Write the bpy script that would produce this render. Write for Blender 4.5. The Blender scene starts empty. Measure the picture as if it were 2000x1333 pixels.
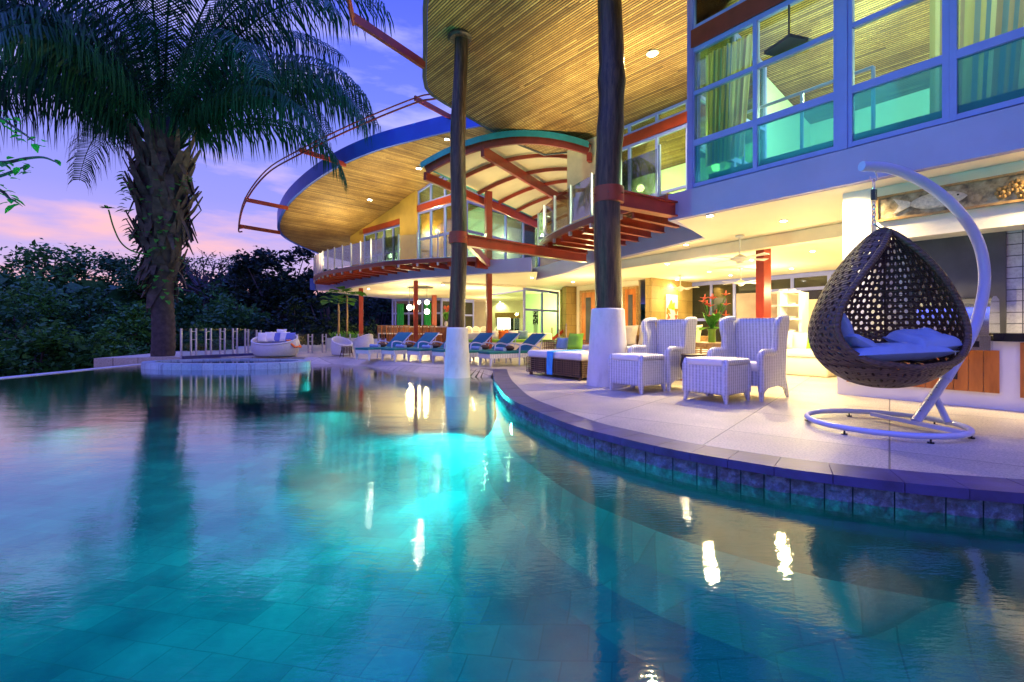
import bpy, math, random
from mathutils import Vector, Matrix, noise as mnoise
random.seed(7)
C = bpy.context.scene.collection
PI = math.pi
H = 1.0                      # eye height above the deck
F = 944.0                    # focal length in photo pixels
HY = 640.0                   # horizon row
def V(*a): return Vector(a)
def G(px, py, z=0.0):        # point on the level plane z seen at a photo pixel
    Y = (H - z) * F / (py - HY); return V((px - 1000) / F * Y, Y, z)
def W(px, py, Y):            # point at depth Y
    return V((px - 1000) / F * Y, Y, H - (py - HY) / F * Y)
NX, NY = 0.8, 0.6
def NT(n, t, z=0.0):         # house frame: n into the house, t along the facade away from the camera
    return V(NX * n - NY * t, NY * n + NX * t, z)
ROT_H = math.atan2(-0.8, 0.6)   # local -Y looks to -n

# ------------------------------------------------------------------ mesh builder
class MB:
    def __init__(s): s.v = []; s.f = []; s.uv = None
    def add(s, vs, fs):
        o = len(s.v); s.v += [tuple(p) for p in vs]; s.f += [tuple(i + o for i in f) for f in fs]; return s
    def box(s, c, d, rz=0.0, bev=0.0):
        x, y, z = d[0] / 2, d[1] / 2, d[2] / 2
        cr, sr = math.cos(rz), math.sin(rz)
        def T(p): return (c[0] + p[0] * cr - p[1] * sr, c[1] + p[0] * sr + p[1] * cr, c[2] + p[2])
        if bev <= 0:
            vs = [T(p) for p in [(-x,-y,-z),(x,-y,-z),(x,y,-z),(-x,y,-z),(-x,-y,z),(x,-y,z),(x,y,z),(-x,y,z)]]
            return s.add(vs, [(0,3,2,1),(4,5,6,7),(0,1,5,4),(1,2,6,5),(2,3,7,6),(3,0,4,7)])
        b = min(bev, x * .49, y * .49, z * .49); rings = []
        for k, (zz, ins) in enumerate([(-z, b), (-z + b*.3, b*.3), (-z + b, 0), (z - b, 0), (z - b*.3, b*.3), (z, b)]):
            r = []
            for (sx, sy) in ((1,1),(-1,1),(-1,-1),(1,-1)):
                a0 = math.atan2(sy, sx) - PI/4
                for q in range(4):
                    a = a0 + q * PI / 6
                    r.append(T((sx*(x-b) + math.cos(a)*(b-ins), sy*(y-b) + math.sin(a)*(b-ins), zz)))
            rings.append(r)
        n = 16; vs = [p for r in rings for p in r]; fs = []
        for k in range(5):
            for i in range(n): fs.append((k*n+i, k*n+(i+1)%n, (k+1)*n+(i+1)%n, (k+1)*n+i))
        fs.append(tuple(range(n))[::-1]); fs.append(tuple(5*n+i for i in range(n)))
        return s.add(vs, fs)
    def beam(s, a, b, w, h, up=(0,0,1), off=0.0):   # rectangular bar
        a, b = Vector(a), Vector(b); d = (b - a).normalized(); u = Vector(up)
        sd = d.cross(u)
        if sd.length < 1e-4: sd = V(1,0,0)
        sd.normalize(); u = sd.cross(d).normalized()
        vs = []
        for p in (a, b):
            for (i, j) in ((-1,-1),(1,-1),(1,1),(-1,1)): vs.append(p + sd*(i*w/2) + u*(j*h/2 + off))
        return s.add(vs, [(0,1,2,3),(7,6,5,4),(0,4,5,1),(1,5,6,2),(2,6,7,3),(3,7,4,0)])
    def tube(s, pts, r, n=8, closed=False, caps=True):
        pts = [Vector(p) for p in pts]; m = len(pts)
        rs = r if isinstance(r, (list, tuple)) else [r] * m
        vs = []; fs = []; prev = None
        for i, p in enumerate(pts):
            if closed: d = pts[(i+1) % m] - pts[i-1]
            else: d = pts[min(i+1, m-1)] - pts[max(i-1, 0)]
            d.normalize()
            if prev is None:
                a = d.orthogonal().normalized()
            else:
                a = prev - d * prev.dot(d)
                a = a.normalized() if a.length > 1e-6 else d.orthogonal().normalized()
            prev = a; b = d.cross(a)
            for k in range(n):
                t = 2 * PI * k / n; vs.append(p + (a * math.cos(t) + b * math.sin(t)) * rs[i])
        for i in range(m if closed else m - 1):
            j = (i + 1) % m
            for k in range(n): fs.append((i*n+k, i*n+(k+1)%n, j*n+(k+1)%n, j*n+k))
        if caps and not closed:
            fs.append(tuple(range(n))[::-1]); fs.append(tuple((m-1)*n+k for k in range(n)))
        return s.add(vs, fs)
    def prism(s, poly, z0, z1, top=True, bot=True):   # z0/z1 numbers or functions of (x, y)
        f0 = z0 if callable(z0) else (lambda x, y: z0)
        f1 = z1 if callable(z1) else (lambda x, y: z1)
        n = len(poly)
        area = sum(poly[i][0]*poly[(i+1)%n][1] - poly[(i+1)%n][0]*poly[i][1] for i in range(n))
        if area < 0: poly = poly[::-1]
        vs = [(p[0], p[1], f0(p[0], p[1])) for p in poly] + [(p[0], p[1], f1(p[0], p[1])) for p in poly]
        fs = [(i, (i+1) % n, n + (i+1) % n, n + i) for i in range(n)]
        if bot: fs.append(tuple(range(n))[::-1])
        if top: fs.append(tuple(range(n, 2*n)))
        return s.add(vs, fs)
    def lathe(s, prof, c=(0,0,0), n=16, sx=1, sy=1, rz=0):
        vs = []; m = len(prof)
        for (r, z) in prof:
            for k in range(n):
                t = 2*PI*k/n + rz; vs.append((c[0] + r*sx*math.cos(t), c[1] + r*sy*math.sin(t), c[2] + z))
        fs = [(i*n+k, i*n+(k+1)%n, (i+1)*n+(k+1)%n, (i+1)*n+k) for i in range(m-1) for k in range(n)]
        if prof[0][0] > 1e-4: fs.append(tuple(range(n))[::-1])
        if prof[-1][0] > 1e-4: fs.append(tuple((m-1)*n+k for k in range(n)))
        return s.add(vs, fs)
    def ball(s, c, r, n=12, m=8):
        rx, ry, rz_ = r if isinstance(r, (tuple, list)) else (r, r, r)
        prof = [(max(1e-5, math.sin(PI*i/m)), -math.cos(PI*i/m)) for i in range(m+1)]
        vs = [(c[0]+rx*a*math.cos(2*PI*k/n), c[1]+ry*a*math.sin(2*PI*k/n), c[2]+rz_*b) for a, b in prof for k in range(n)]
        return s.add(vs, [(i*n+k, i*n+(k+1)%n, (i+1)*n+(k+1)%n, (i+1)*n+k) for i in range(m) for k in range(n)])
    def grid(s, fn, nu, nv, cu=False):
        vs = [fn(i/nu, j/nv) for j in range(nv+1) for i in range(nu+1)]
        w = nu+1
        return s.add(vs, [(j*w+i, j*w+i+1, (j+1)*w+i+1, (j+1)*w+i) for j in range(nv) for i in range(nu)])
    def cushion(s, c, d, rz=0.0, tilt=None, puff=0.35, n=8):     # soft pillow: thick in the middle, pinched corners; tilt = Matrix
        M = Matrix.Translation(c) @ Matrix.Rotation(rz, 4, 'Z')
        if tilt is not None: M = M @ tilt
        sd = random.random()*100
        for sg in (1, -1):
            def fn(u, v, sg=sg):
                x, y = (u-.5)*2, (v-.5)*2
                e = (1-x**4)*(1-y**4)
                z = sg*(d[2]/2)*(puff*0 + e**.45) if e > 0 else 0
                sh = 1 - .06*(abs(x)**2*(1-abs(y)) + abs(y)**2*(1-abs(x)))*0
                k = 1 - .07*(1-abs(y)**2)*abs(x)**3; l = 1 - .07*(1-abs(x)**2)*abs(y)**3
                w = (mnoise.noise(V(x*1.5+sd, y*1.5, sg))*.22 + mnoise.noise(V(x*4+sd, y*4, sg))*.10)*d[2]
                return M @ V(x*d[0]/2*k, y*d[1]/2*l, z + w*e)
            o = len(s.v); s.grid(fn, n, n)
            if sg < 0:
                k0 = len(s.f) - n*n
                s.f[k0:] = [f[::-1] for f in s.f[k0:]]
        return s
    def xf(s, M):
        s.v = [tuple(M @ Vector(p)) for p in s.v]; return s
    def mesh(s, name, off=V(0,0,0), smooth=False, angle=None):
        me = bpy.data.meshes.new(name)
        me.from_pydata([(p[0]-off[0], p[1]-off[1], p[2]-off[2]) for p in s.v], [], s.f); me.update()
        if smooth:
            me.polygons.foreach_set('use_smooth', [True]*len(me.polygons))
            if angle:
                try: me.set_sharp_from_angle(angle=math.radians(angle))
                except Exception: pass
        return me

def tag(o, label=None, cat=None, group=None, kind=None):
    if label: o['label'] = label
    if cat: o['category'] = cat
    if group: o['group'] = group
    if kind: o['kind'] = kind
    return o
def thing(name, label, cat, loc=(0,0,0), rz=0.0, group=None):
    o = bpy.data.objects.new(name, None); C.objects.link(o); o.empty_display_size = .2
    o.location = loc; o.rotation_euler = (0,0,rz)
    return tag(o, label, cat, group)
def _root(o):
    while o.parent: o = o.parent
    return o
def part(name, mb, mat, parent=None, smooth=False, angle=35, local=False, label=None):
    """mesh in world coordinates unless local; becomes a child when parent is given"""
    off = V(0,0,0)
    if parent is not None and not local: off = Vector(_root(parent).location)
    o = bpy.data.objects.new(name, mb.mesh(name, off, smooth, angle))
    for m in (mat if isinstance(mat, (list, tuple)) else [mat]): o.data.materials.append(m)
    C.objects.link(o)
    if parent is not None: o.parent = parent
    if label: o['label'] = label
    return o
def solo(name, mb, mat, label, cat, group=None, smooth=False, angle=35):
    o = part(name, mb, mat, None, smooth, angle); return tag(o, label, cat, group)
def struct(name, mb, mat, smooth=False):
    o = part(name, mb, mat, None, smooth); o['kind'] = 'structure'; return o
def copy_tree(o, parent=None):
    c = o.copy(); C.objects.link(c); c.parent = parent
    for ch in list(o.children): copy_tree(ch, c)
    return c
def lamp(kind, loc, power, color, size=.1, target=None, spot=None, blend=.6, parent=None):
    l = bpy.data.lights.new('lamp_light', kind); l.energy = power; l.color = color
    if kind == 'AREA': l.shape = 'DISK'; l.size = size
    else: l.shadow_soft_size = size
    if spot: l.spot_size = math.radians(spot); l.spot_blend = blend
    o = bpy.data.objects.new('lamp_light', l); C.objects.link(o); o.location = loc
    if target is not None: o.rotation_euler = (Vector(target) - Vector(loc)).to_track_quat('-Z', 'Y').to_euler()
    if parent is not None:
        o.parent = parent; o.location = Vector(loc) - Vector(parent.location)
    return o

# ------------------------------------------------------------------ materials
class NTree:
    def __init__(s, name):
        s.m = bpy.data.materials.new(name); s.m.use_nodes = True; s.t = s.m.node_tree; s.n = s.t.nodes; s.l = s.t.links
        s.b = s.n['Principled BSDF']; s.out = s.n['Material Output']
    def new(s, ty, **kw):
        x = s.n.new(ty)
        for k, v in kw.items():
            if hasattr(x, k): setattr(x, k, v)
            else: x.inputs[k.replace('_', ' ')].default_value = v
        return x
    def link(s, a, b): s.l.new(a, b)
    def coords(s, scale=(1,1,1), rot=(0,0,0), kind='Object'):
        tc = s.new('ShaderNodeTexCoord'); mp = s.new('ShaderNodeMapping')
        mp.inputs['Scale'].default_value = scale; mp.inputs['Rotation'].default_value = rot
        s.link(tc.outputs[kind], mp.inputs['Vector']); return mp.outputs['Vector']
    def ramp(s, fac, stops):
        r = s.new('ShaderNodeValToRGB'); e = r.color_ramp.elements
        while len(e) < len(stops): e.new(.5)
        for el, (p, c) in zip(e, stops): el.position = p; el.color = (*c, 1) if len(c) == 3 else c
        s.link(fac, r.inputs['Fac']); return r.outputs['Color']
    def noise(s, vec, scale=5, detail=4, rough=.55):
        n = s.new('ShaderNodeTexNoise'); n.inputs['Scale'].default_value = scale
        n.inputs['Detail'].default_value = detail; n.inputs['Roughness'].default_value = rough
        if vec is not None: s.link(vec, n.inputs['Vector'])
        return n.outputs['Fac']
    def math(s, op, a, b=None):
        n = s.new('ShaderNodeMath', operation=op)
        for i, x in enumerate((a, b)):
            if x is None: continue
            if isinstance(x, (int, float)): n.inputs[i].default_value = x
            else: s.link(x, n.inputs[i])
        return n.outputs[0]
    def mix(s, fac, a, b, mode='MIX'):
        n = s.new('ShaderNodeMix', data_type='RGBA', blend_type=mode)
        for i, x in ((0, fac), (6, a), (7, b)):
            if isinstance(x, (int, float)): n.inputs[i].default_value = x
            elif isinstance(x, tuple): n.inputs[i].default_value = (*x, 1)
            else: s.link(x, n.inputs[i])
        return n.outputs[2]
    def bump(s, h, strength=.3, dist=.02):
        b = s.new('ShaderNodeBump'); b.inputs['Strength'].default_value = strength; b.inputs['Distance'].default_value = dist
        s.link(h, b.inputs['Height']); s.link(b.outputs['Normal'], s.b.inputs['Normal']); return b
def dk(c, k): return tuple(x*k for x in c)
def M_plain(name, col, rough=.5, metal=0.0, var=.12, nscale=4.0, bump=.1, bscale=60, spec=.5):
    t = NTree(name); vec = t.coords()
    f = t.noise(vec, nscale, 5)
    t.link(t.ramp(f, [(.3, dk(col, 1-var)), (.7, tuple(min(1, x*(1+var)) for x in col))]), t.b.inputs['Base Color'])
    t.b.inputs['Roughness'].default_value = rough; t.b.inputs['Metallic'].default_value = metal
    t.b.inputs['Specular IOR Level'].default_value = spec
    if bump: t.bump(t.noise(vec, bscale, 3), bump, .004)
    return t.m
def M_emit(name, col, strength):
    t = NTree(name); t.b.inputs['Base Color'].default_value = (*col, 1)
    t.b.inputs['Emission Color'].default_value = (*col, 1); t.b.inputs['Emission Strength'].default_value = strength
    return t.m
def M_wood(name, col, dark, scale=(1.5, 1.5, 12), rough=.5, rot=(0,0,0), bump=.15):
    t = NTree(name); vec = t.coords(scale, rot)
    f = t.noise(vec, 2.2, 6, .6)
    t.link(t.ramp(f, [(.3, dark), (.55, col), (.8, tuple(min(1, x*1.25) for x in col))]), t.b.inputs['Base Color'])
    t.b.inputs['Roughness'].default_value = rough; t.bump(f, bump, .01); return t.m
def M_bamboo(name, ang):
    # thin canes laid side by side; ang = world direction of the canes
    t = NTree(name)
    tc = t.new('ShaderNodeTexCoord'); mp = t.new('ShaderNodeMapping', vector_type='TEXTURE')
    mp.inputs['Rotation'].default_value = (0, 0, ang); t.link(tc.outputs['Object'], mp.inputs['Vector'])
    sp = t.new('ShaderNodeSeparateXYZ'); t.link(mp.outputs['Vector'], sp.inputs[0])
    x, y = sp.outputs[0], sp.outputs[1]
    cane = t.math('MULTIPLY', y, 18.0)
    idx = t.math('FLOOR', cane); fr = t.math('FRACT', cane)
    prof = t.math('SUBTRACT', 1.0, t.math('ABSOLUTE', t.math('SUBTRACT', t.math('MULTIPLY', fr, 2.0), 1.0)))   # 0 at gap, 1 at crown
    # colour of each cane changes along its length in ~1.3 m pieces
    wn0 = t.new('ShaderNodeTexWhiteNoise', noise_dimensions='1D'); t.link(idx, wn0.inputs['W'])
    seg = t.math('FLOOR', t.math('ADD', t.math('MULTIPLY', x, .30), t.math('MULTIPLY', wn0.outputs['Value'], 7.0)))
    wn = t.new('ShaderNodeTexWhiteNoise', noise_dimensions='2D')
    cb = t.new('ShaderNodeCombineXYZ'); t.link(idx, cb.inputs[0]); t.link(seg, cb.inputs[1]); t.link(cb.outputs[0], wn.inputs['Vector'])
    col = t.ramp(wn.outputs['Value'], [(0, (.22,.115,.030)), (.3, (.40,.235,.065)), (.7, (.52,.33,.10)), (1, (.66,.46,.17))])
    big = t.noise(t.coords((.9,.9,.9)), 1.2, 5)
    col = t.mix(1.0, col, t.ramp(big, [(.3, (.58,.50,.42)), (.65, (1,1,1))]), 'MULTIPLY')
    gap = t.ramp(prof, [(.0, (.02,.012,.004)), (.30, (.25,.20,.15)), (.60, (1,1,1))])
    col = t.mix(1.0, col, gap, 'MULTIPLY')
    sk = t.noise(t.coords((1,1,1)), 30, 3); col = t.mix(1.0, col, t.ramp(sk, [(.35, (.7,.66,.6)), (.6, (1.05,1.05,1.05))]), 'MULTIPLY')
    t.link(col, t.b.inputs['Base Color']); t.b.inputs['Roughness'].default_value = .55
    t.bump(t.math('POWER', prof, .5), .9, .02); return t.m
def M_glass(name, tint=(.55,.85,.75), refl=1.0, rough=.02, opac=0.0, ocol=(.8,.9,.9)):
    t = NTree(name); tr = t.new('ShaderNodeBsdfTransparent'); tr.inputs['Color'].default_value = (*tint, 1)
    gl = t.new('ShaderNodeBsdfGlossy'); gl.inputs['Roughness'].default_value = rough
    fr = t.new('ShaderNodeFresnel'); fr.inputs['IOR'].default_value = 1.5
    f = t.math('MULTIPLY', fr.outputs[0], refl)
    mx = t.new('ShaderNodeMixShader'); t.link(f, mx.inputs[0]); t.link(tr.outputs[0], mx.inputs[1]); t.link(gl.outputs[0], mx.inputs[2])
    res = mx.outputs[0]
    if opac > 0:
        df = t.new('ShaderNodeBsdfDiffuse'); df.inputs['Color'].default_value = (*ocol, 1)
        tl = t.new('ShaderNodeBsdfTranslucent'); tl.inputs['Color'].default_value = (*ocol, 1)
        a = t.new('ShaderNodeMixShader'); a.inputs[0].default_value = .5; t.link(df.outputs[0], a.inputs[1]); t.link(tl.outputs[0], a.inputs[2])
        m2 = t.new('ShaderNodeMixShader'); m2.inputs[0].default_value = opac; t.link(res, m2.inputs[1]); t.link(a.outputs[0], m2.inputs[2]); res = m2.outputs[0]
    t.link(res, t.out.inputs['Surface']); return t.m
def M_leaf(name, a, b, rough=.5, trans=.25, scale=.7):
    t = NTree(name); vec = t.coords(); f = t.noise(vec, scale, 3); g = t.noise(vec, scale*9, 2)
    f = t.math('ADD', t.math('MULTIPLY', f, .65), t.math('MULTIPLY', g, .35))
    col = t.ramp(f, [(.36, a), (.62, b)])
    t.link(col, t.b.inputs['Base Color']); t.b.inputs['Roughness'].default_value = rough
    t.b.inputs['Specular IOR Level'].default_value = .14
    tl = t.new('ShaderNodeBsdfTranslucent'); t.link(col, tl.inputs['Color'])
    mx = t.new('ShaderNodeMixShader'); mx.inputs[0].default_value = trans
    t.link(t.b.outputs[0], mx.inputs[1]); t.link(tl.outputs[0], mx.inputs[2]); t.link(mx.outputs[0], t.out.inputs['Surface']); return t.m
def M_wicker(name, col, sx=70, sz=60, rough=.45, mode='rib', dark=.55):
    # woven strands on upright faces: ribs follow the diagonal x+y so both sides of a box carry them
    t = NTree(name); tc = t.new('ShaderNodeTexCoord'); sp = t.new('ShaderNodeSeparateXYZ'); t.link(tc.outputs['Object'], sp.inputs[0])
    d = t.math('ADD', sp.outputs[0], sp.outputs[1]); z = sp.outputs[2]
    sa = t.math('SINE', t.math('MULTIPLY', d, sx*2.0)); sb = t.math('SINE', t.math('MULTIPLY', z, sz*2.0))
    if mode == 'rib': h = t.math('ADD', t.math('MULTIPLY', sa, .5), t.math('MULTIPLY', sb, .12))
    else: h = t.math('MULTIPLY', sa, sb)
    h = t.math('ADD', t.math('MULTIPLY', h, .5), .5)
    nz = t.noise(tc.outputs['Object'], 25, 3)
    colr = t.ramp(h, [(.0, dk(col, dark*.7)), (.3, dk(col, .5+dark*.5)), (.6, col)])
    colr = t.mix(.35, colr, t.ramp(nz, [(.3, dk(col, .6)), (.7, col)]), 'MIX')
    t.link(colr, t.b.inputs['Base Color']); t.b.inputs['Roughness'].default_value = rough
    t.bump(h, .7, .008); return t.m
def M_tiles(name, c1, c2, mortar, scale, rot=0.0, bw=.5, bh=.5, offset=.5, rough=.6, msize=.01, bump=.2, fine=28, fk=.78, ncol=None, kind='Object', rx=0.0, extra=None):
    t = NTree(name); vec = t.coords((scale,)*3, (rx, 0, rot), kind)
    br = t.new('ShaderNodeTexBrick', offset=offset)
    br.inputs['Scale'].default_value = 1.0; br.inputs['Brick Width'].default_value = bw; br.inputs['Row Height'].default_value = bh
    br.inputs['Mortar Size'].default_value = msize; br.inputs['Mortar Smooth'].default_value = .3
    br.inputs['Color1'].default_value = (*c1, 1); br.inputs['Color2'].default_value = (*c2, 1); br.inputs['Mortar'].default_value = (*mortar, 1)
    t.link(vec, br.inputs['Vector'])
    v2 = t.coords(); n1 = t.noise(v2, 1.3, 6, .6); n2 = t.noise(v2, fine, 5, .75)
    col = t.mix(1.0, br.outputs['Color'], t.ramp(n1, [(.3, (.72,.72,.72)), (.7, (1.08,1.06,1.04))]), 'MULTIPLY')
    col = t.mix(1.0, col, t.ramp(n2, [(.36, (fk,fk,fk)), (.56, (1.03,1.03,1.03))]), 'MULTIPLY')
    t.link(col, t.b.inputs['Base Color']); t.b.inputs['Roughness'].default_value = rough
    h = t.math('ADD', t.math('MULTIPLY', br.outputs['Fac'], -1.0), t.math('MULTIPLY', n2, .5))
    t.bump(h, bump, .01); return t.m

m_white = M_plain('white_render', (.76,.76,.76), .6, var=.06, nscale=1.5, bump=.25, bscale=90)
m_ceiling = M_plain('cream_ceiling', (.88,.82,.66), .7, var=.03, nscale=1, bump=.05)
m_cream = M_plain('cream_wall', (.80,.72,.55), .7, var=.07, nscale=2)
m_mint = M_plain('mint_wall', (.62,.80,.60), .7, var=.04)
m_tan = M_plain('tan_wall', (.62,.50,.33), .7, var=.08)
m_mustard = M_plain('mustard_wall', (.52,.33,.06), .6, var=.10, nscale=2)
m_red = M_plain('red_steel', (.27,.030,.013), .35, var=.18, nscale=3, bump=.08)
m_dkred = M_plain('oxblood_steel', (.20,.028,.018), .35, var=.15, bump=.08)
m_frascia = M_plain('sky_tinted_render', (.33,.31,.60), .6, var=.07, nscale=1.2, bump=.25, bscale=90)  # white slab render with the blue of the sky light in its colour
m_frame = M_plain('sky_tinted_frame', (.22,.26,.72), .35, var=.05, bump=.03)  # frames are white; the sky-lit blue is mixed into the base colour
m_metal = M_plain('brushed_aluminium', (.42,.43,.50), .35, metal=.6, var=.05, bump=.03)
m_blue = M_plain('cobalt_fascia', (.035,.09,.52), .5, var=.12, nscale=1.2, bump=.08)
m_teal = M_plain('teal_sheet', (.02,.22,.24), .4, var=.2)
m_glass = M_glass('green_glass', (.74,.95,.78), .8)
m_glassdeep = M_glass('blue_green_glass', (.72,.97,.80), 1.0)
m_glasslow = M_glass('teal_glass', (.45,.92,.88), 1.0, .02, opac=.30, ocol=(.06,.42,.58))
m_hallglass = M_glass('hall_glass', (.80,.97,.85), .04)
m_clear = M_glass('clear_glass', (.90,.96,.95), .8)
m_frost = M_glass('frosted_glass', (.7,.75,.8), .7, .15, opac=.75, ocol=(.85,.75,.88))
m_night = M_plain('night_glass', (.008,.014,.014), .06, var=.3, bump=0, spec=.8)
m_sail = M_plain('canopy_sheet', (.56,.48,.30), .6, var=.08, nscale=1.2, bump=.1, bscale=8)
M_B1 = M_bamboo('bamboo_far', math.atan2(.55, .83))
M_B2 = M_bamboo('bamboo_near', math.atan2(.80, -.66))
def M_trunk():
    t = NTree('log_brown'); vec = t.coords((5,5,.45)); f = t.noise(vec, 4, 8, .72)
    t.link(t.ramp(f, [(.38, (.006,.004,.004)), (.52, (.045,.024,.018)), (.7, (.11,.06,.04))]), t.b.inputs['Base Color'])
    t.b.inputs['Roughness'].default_value = .28; t.bump(f, .5, .03); return t.m
m_log = M_trunk()
m_deck = M_tiles('deck_stone', (.56,.49,.39), (.66,.585,.47), (.22,.19,.15), 1.0, rot=math.radians(38), bw=1.25, bh=1.25, offset=0, rough=.4, msize=.008, bump=.5, fine=55, fk=.45)
m_wickw = M_wicker('white_wicker', (.74,.74,.77), 62, 80, dark=.12)
m_wickw2 = M_wicker('white_round_wicker', (.72,.72,.76), 60, 75, mode='weave', dark=.35)
m_wickb = M_wicker('brown_wicker', (.20,.105,.045), 60, 75, mode='weave', dark=.25)
m_wickd = M_wicker('dark_wicker', (.11,.066,.038), 60, 75, mode='weave', dark=.3)
m_rattan = M_wood('honey_rattan', (.42,.24,.08), (.22,.11,.03), (6,6,6), .45)
m_orange = M_wood('orange_wood', (.52,.17,.025), (.30,.085,.012), (3,3,.6), .35)
m_barwood = M_wood('bar_wood', (.34,.12,.03), (.17,.055,.012), (4,4,1), .35)
m_decking = M_wood('decking_wood', (.24,.075,.03), (.12,.035,.015), (2,2,2), .5)
m_fabw = M_plain('cream_fabric', (.80,.76,.70), .9, var=.05, bump=.4, bscale=160)
m_fabteal = M_plain('teal_fabric', (.006,.15,.21), .75, var=.12, bump=.4, bscale=160)
m_fabteal2 = M_plain('sea_green_fabric', (.006,.18,.17), .75, var=.12, bump=.4, bscale=160)
m_fabblue = M_plain('pale_blue_fabric', (.25,.36,.56), .85, var=.12, bump=.4, bscale=120)
m_fabaqua = M_plain('aqua_towel', (.08,.40,.80), .9, var=.15, bump=.6, bscale=120)
m_fabgreen = M_plain('lime_fabric', (.22,.50,.03), .85, var=.12, bump=.4, bscale=120)
m_fabgrey = M_plain('blue_grey_fabric', (.20,.32,.40), .9, var=.15, bump=.4, bscale=120)
m_fabbrown = M_plain('brown_fabric', (.10,.055,.035), .9, var=.2, bump=.4, bscale=120)
m_faborange = M_plain('orange_fabric', (.75,.16,.02), .9, var=.2, bump=.4, bscale=120)
m_steel = M_plain('stainless', (.62,.63,.66), .22, metal=1.0, var=.06, bump=.02)
m_black = M_plain('black_stone', (.014,.014,.018), .2, var=.3, bump=.02)
m_slate = M_plain('charcoal_panel', (.055,.055,.065), .55, var=.35, nscale=2, bump=.2)
def M_plaster():
    t = NTree('weathered_plaster'); vec = t.coords((1,1,.35)); f = t.noise(vec, 5, 8, .7); g = t.noise(t.coords(), 1.6, 4)
    c = t.mix(.5, t.ramp(f, [(.34, (.50,.49,.46)), (.5, (.74,.73,.71)), (.8, (.80,.79,.78))]), t.ramp(g, [(.35, (.60,.59,.57)), (.6, (.78,.77,.76))]))
    t.link(c, t.b.inputs['Base Color']); t.b.inputs['Roughness'].default_value = .6; t.bump(t.noise(t.coords(), 22, 6, .7), .35, .01); return t.m
m_plaster = M_plaster()
m_potgreen = M_leaf('house_plant_leaf', (.05,.20,.02), (.16,.42,.05), .45, .3, 5)
m_coral = M_plain('coral_petal', (.75,.12,.06), .5, var=.2)
m_terr = M_plain('off_white_pot', (.7,.68,.62), .5)
WARM = (1.0, .78, .36); WARM2 = (1.0, .80, .36); COOLW = (1.0, .93, .75)
# ================================================================== camera and sky
cam = bpy.data.objects.new('camera', bpy.data.cameras.new('camera')); C.objects.link(cam)
cam.location = (0, 0, H); cam.rotation_euler = (PI/2, 0, 0)
cam.data.sensor_width = 36; cam.data.lens = 36 * F / 2000; cam.data.shift_y = -26.5/2000; cam.data.clip_end = 2000; cam.data.clip_start = .05
bpy.context.scene.camera = cam
sc = bpy.context.scene
sc.view_settings.view_transform = 'Standard'; sc.view_settings.look = 'None'; sc.view_settings.exposure = 0.45; sc.view_settings.gamma = 1
w = bpy.data.worlds.new('World'); sc.world = w; w.use_nodes = True
nt = w.node_tree; nn = nt.nodes; nl = nt.links; nn.clear()
wo = nn.new('ShaderNodeOutputWorld'); bg = nn.new('ShaderNodeBackground'); nl.new(bg.outputs[0], wo.inputs[0])
tc = nn.new('ShaderNodeTexCoord'); sp = nn.new('ShaderNodeSeparateXYZ'); nl.new(tc.outputs['Generated'], sp.inputs[0])
rp = nn.new('ShaderNodeValToRGB'); e = rp.color_ramp.elements
stops = [(0.0, (.04,.04,.08)), (.045, (.85,.42,.44)), (.10, (.50,.38,.66)), (.22, (.27,.27,.76)), (.40, (.15,.20,.76)), (.60, (.07,.11,.95)), (1.0, (.04,.09,1.0))]
while len(e) < len(stops): e.new(.5)
for el, (p, c) in zip(e, stops): el.position = p; el.color = (*c, 1)
nl.new(sp.outputs[2], rp.inputs['Fac'])
def wmath(op, a, b):
    n = nn.new('ShaderNodeMath'); n.operation = op
    for i, x in enumerate((a, b)):
        if isinstance(x, (int, float)): n.inputs[i].default_value = x
        elif x is not None: nl.new(x, n.inputs[i])
    return n.outputs[0]
mp = nn.new('ShaderNodeMapping'); mp.inputs['Scale'].default_value = (1.6, 1.6, 7.0); mp.inputs['Rotation'].default_value = (0, .12, 0)
nl.new(tc.outputs['Generated'], mp.inputs['Vector'])
nz = nn.new('ShaderNodeTexNoise'); nz.inputs['Scale'].default_value = 1.9; nz.inputs['Detail'].default_value = 7; nz.inputs['Roughness'].default_value = .55
nl.new(mp.outputs[0], nz.inputs['Vector'])
cr = nn.new('ShaderNodeValToRGB'); cr.color_ramp.elements[0].position = .47; cr.color_ramp.elements[1].position = .64
nl.new(nz.outputs['Fac'], cr.inputs['Fac'])
cc = nn.new('ShaderNodeValToRGB'); ee = cc.color_ramp.elements    # cloud colour: pink low, lavender high
cst = [(0.0, (.90,.45,.36)), (.16, (.85,.45,.45)), (.34, (.50,.48,.92)), (1.0, (.18,.22,.95))]
while len(ee) < len(cst): ee.new(.5)
for el, (p, c) in zip(ee, cst): el.position = p; el.color = (*c, 1)
nl.new(sp.outputs[2], cc.inputs['Fac'])
mx = nn.new('ShaderNodeMix'); mx.data_type = 'RGBA'
nl.new(wmath('MULTIPLY', cr.outputs[0], .9), mx.inputs[0]); nl.new(rp.outputs[0], mx.inputs[6]); nl.new(cc.outputs[0], mx.inputs[7])
# the dusk overhead is a deeper, stronger blue than the strip in view
gain = wmath('ADD', 1.0, wmath('MULTIPLY', wmath('MAXIMUM', wmath('SUBTRACT', sp.outputs[2], .57), 0), 8.0))
nl.new(mx.outputs[2], bg.inputs['Color']); nl.new(gain, bg.inputs['Strength'])

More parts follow.
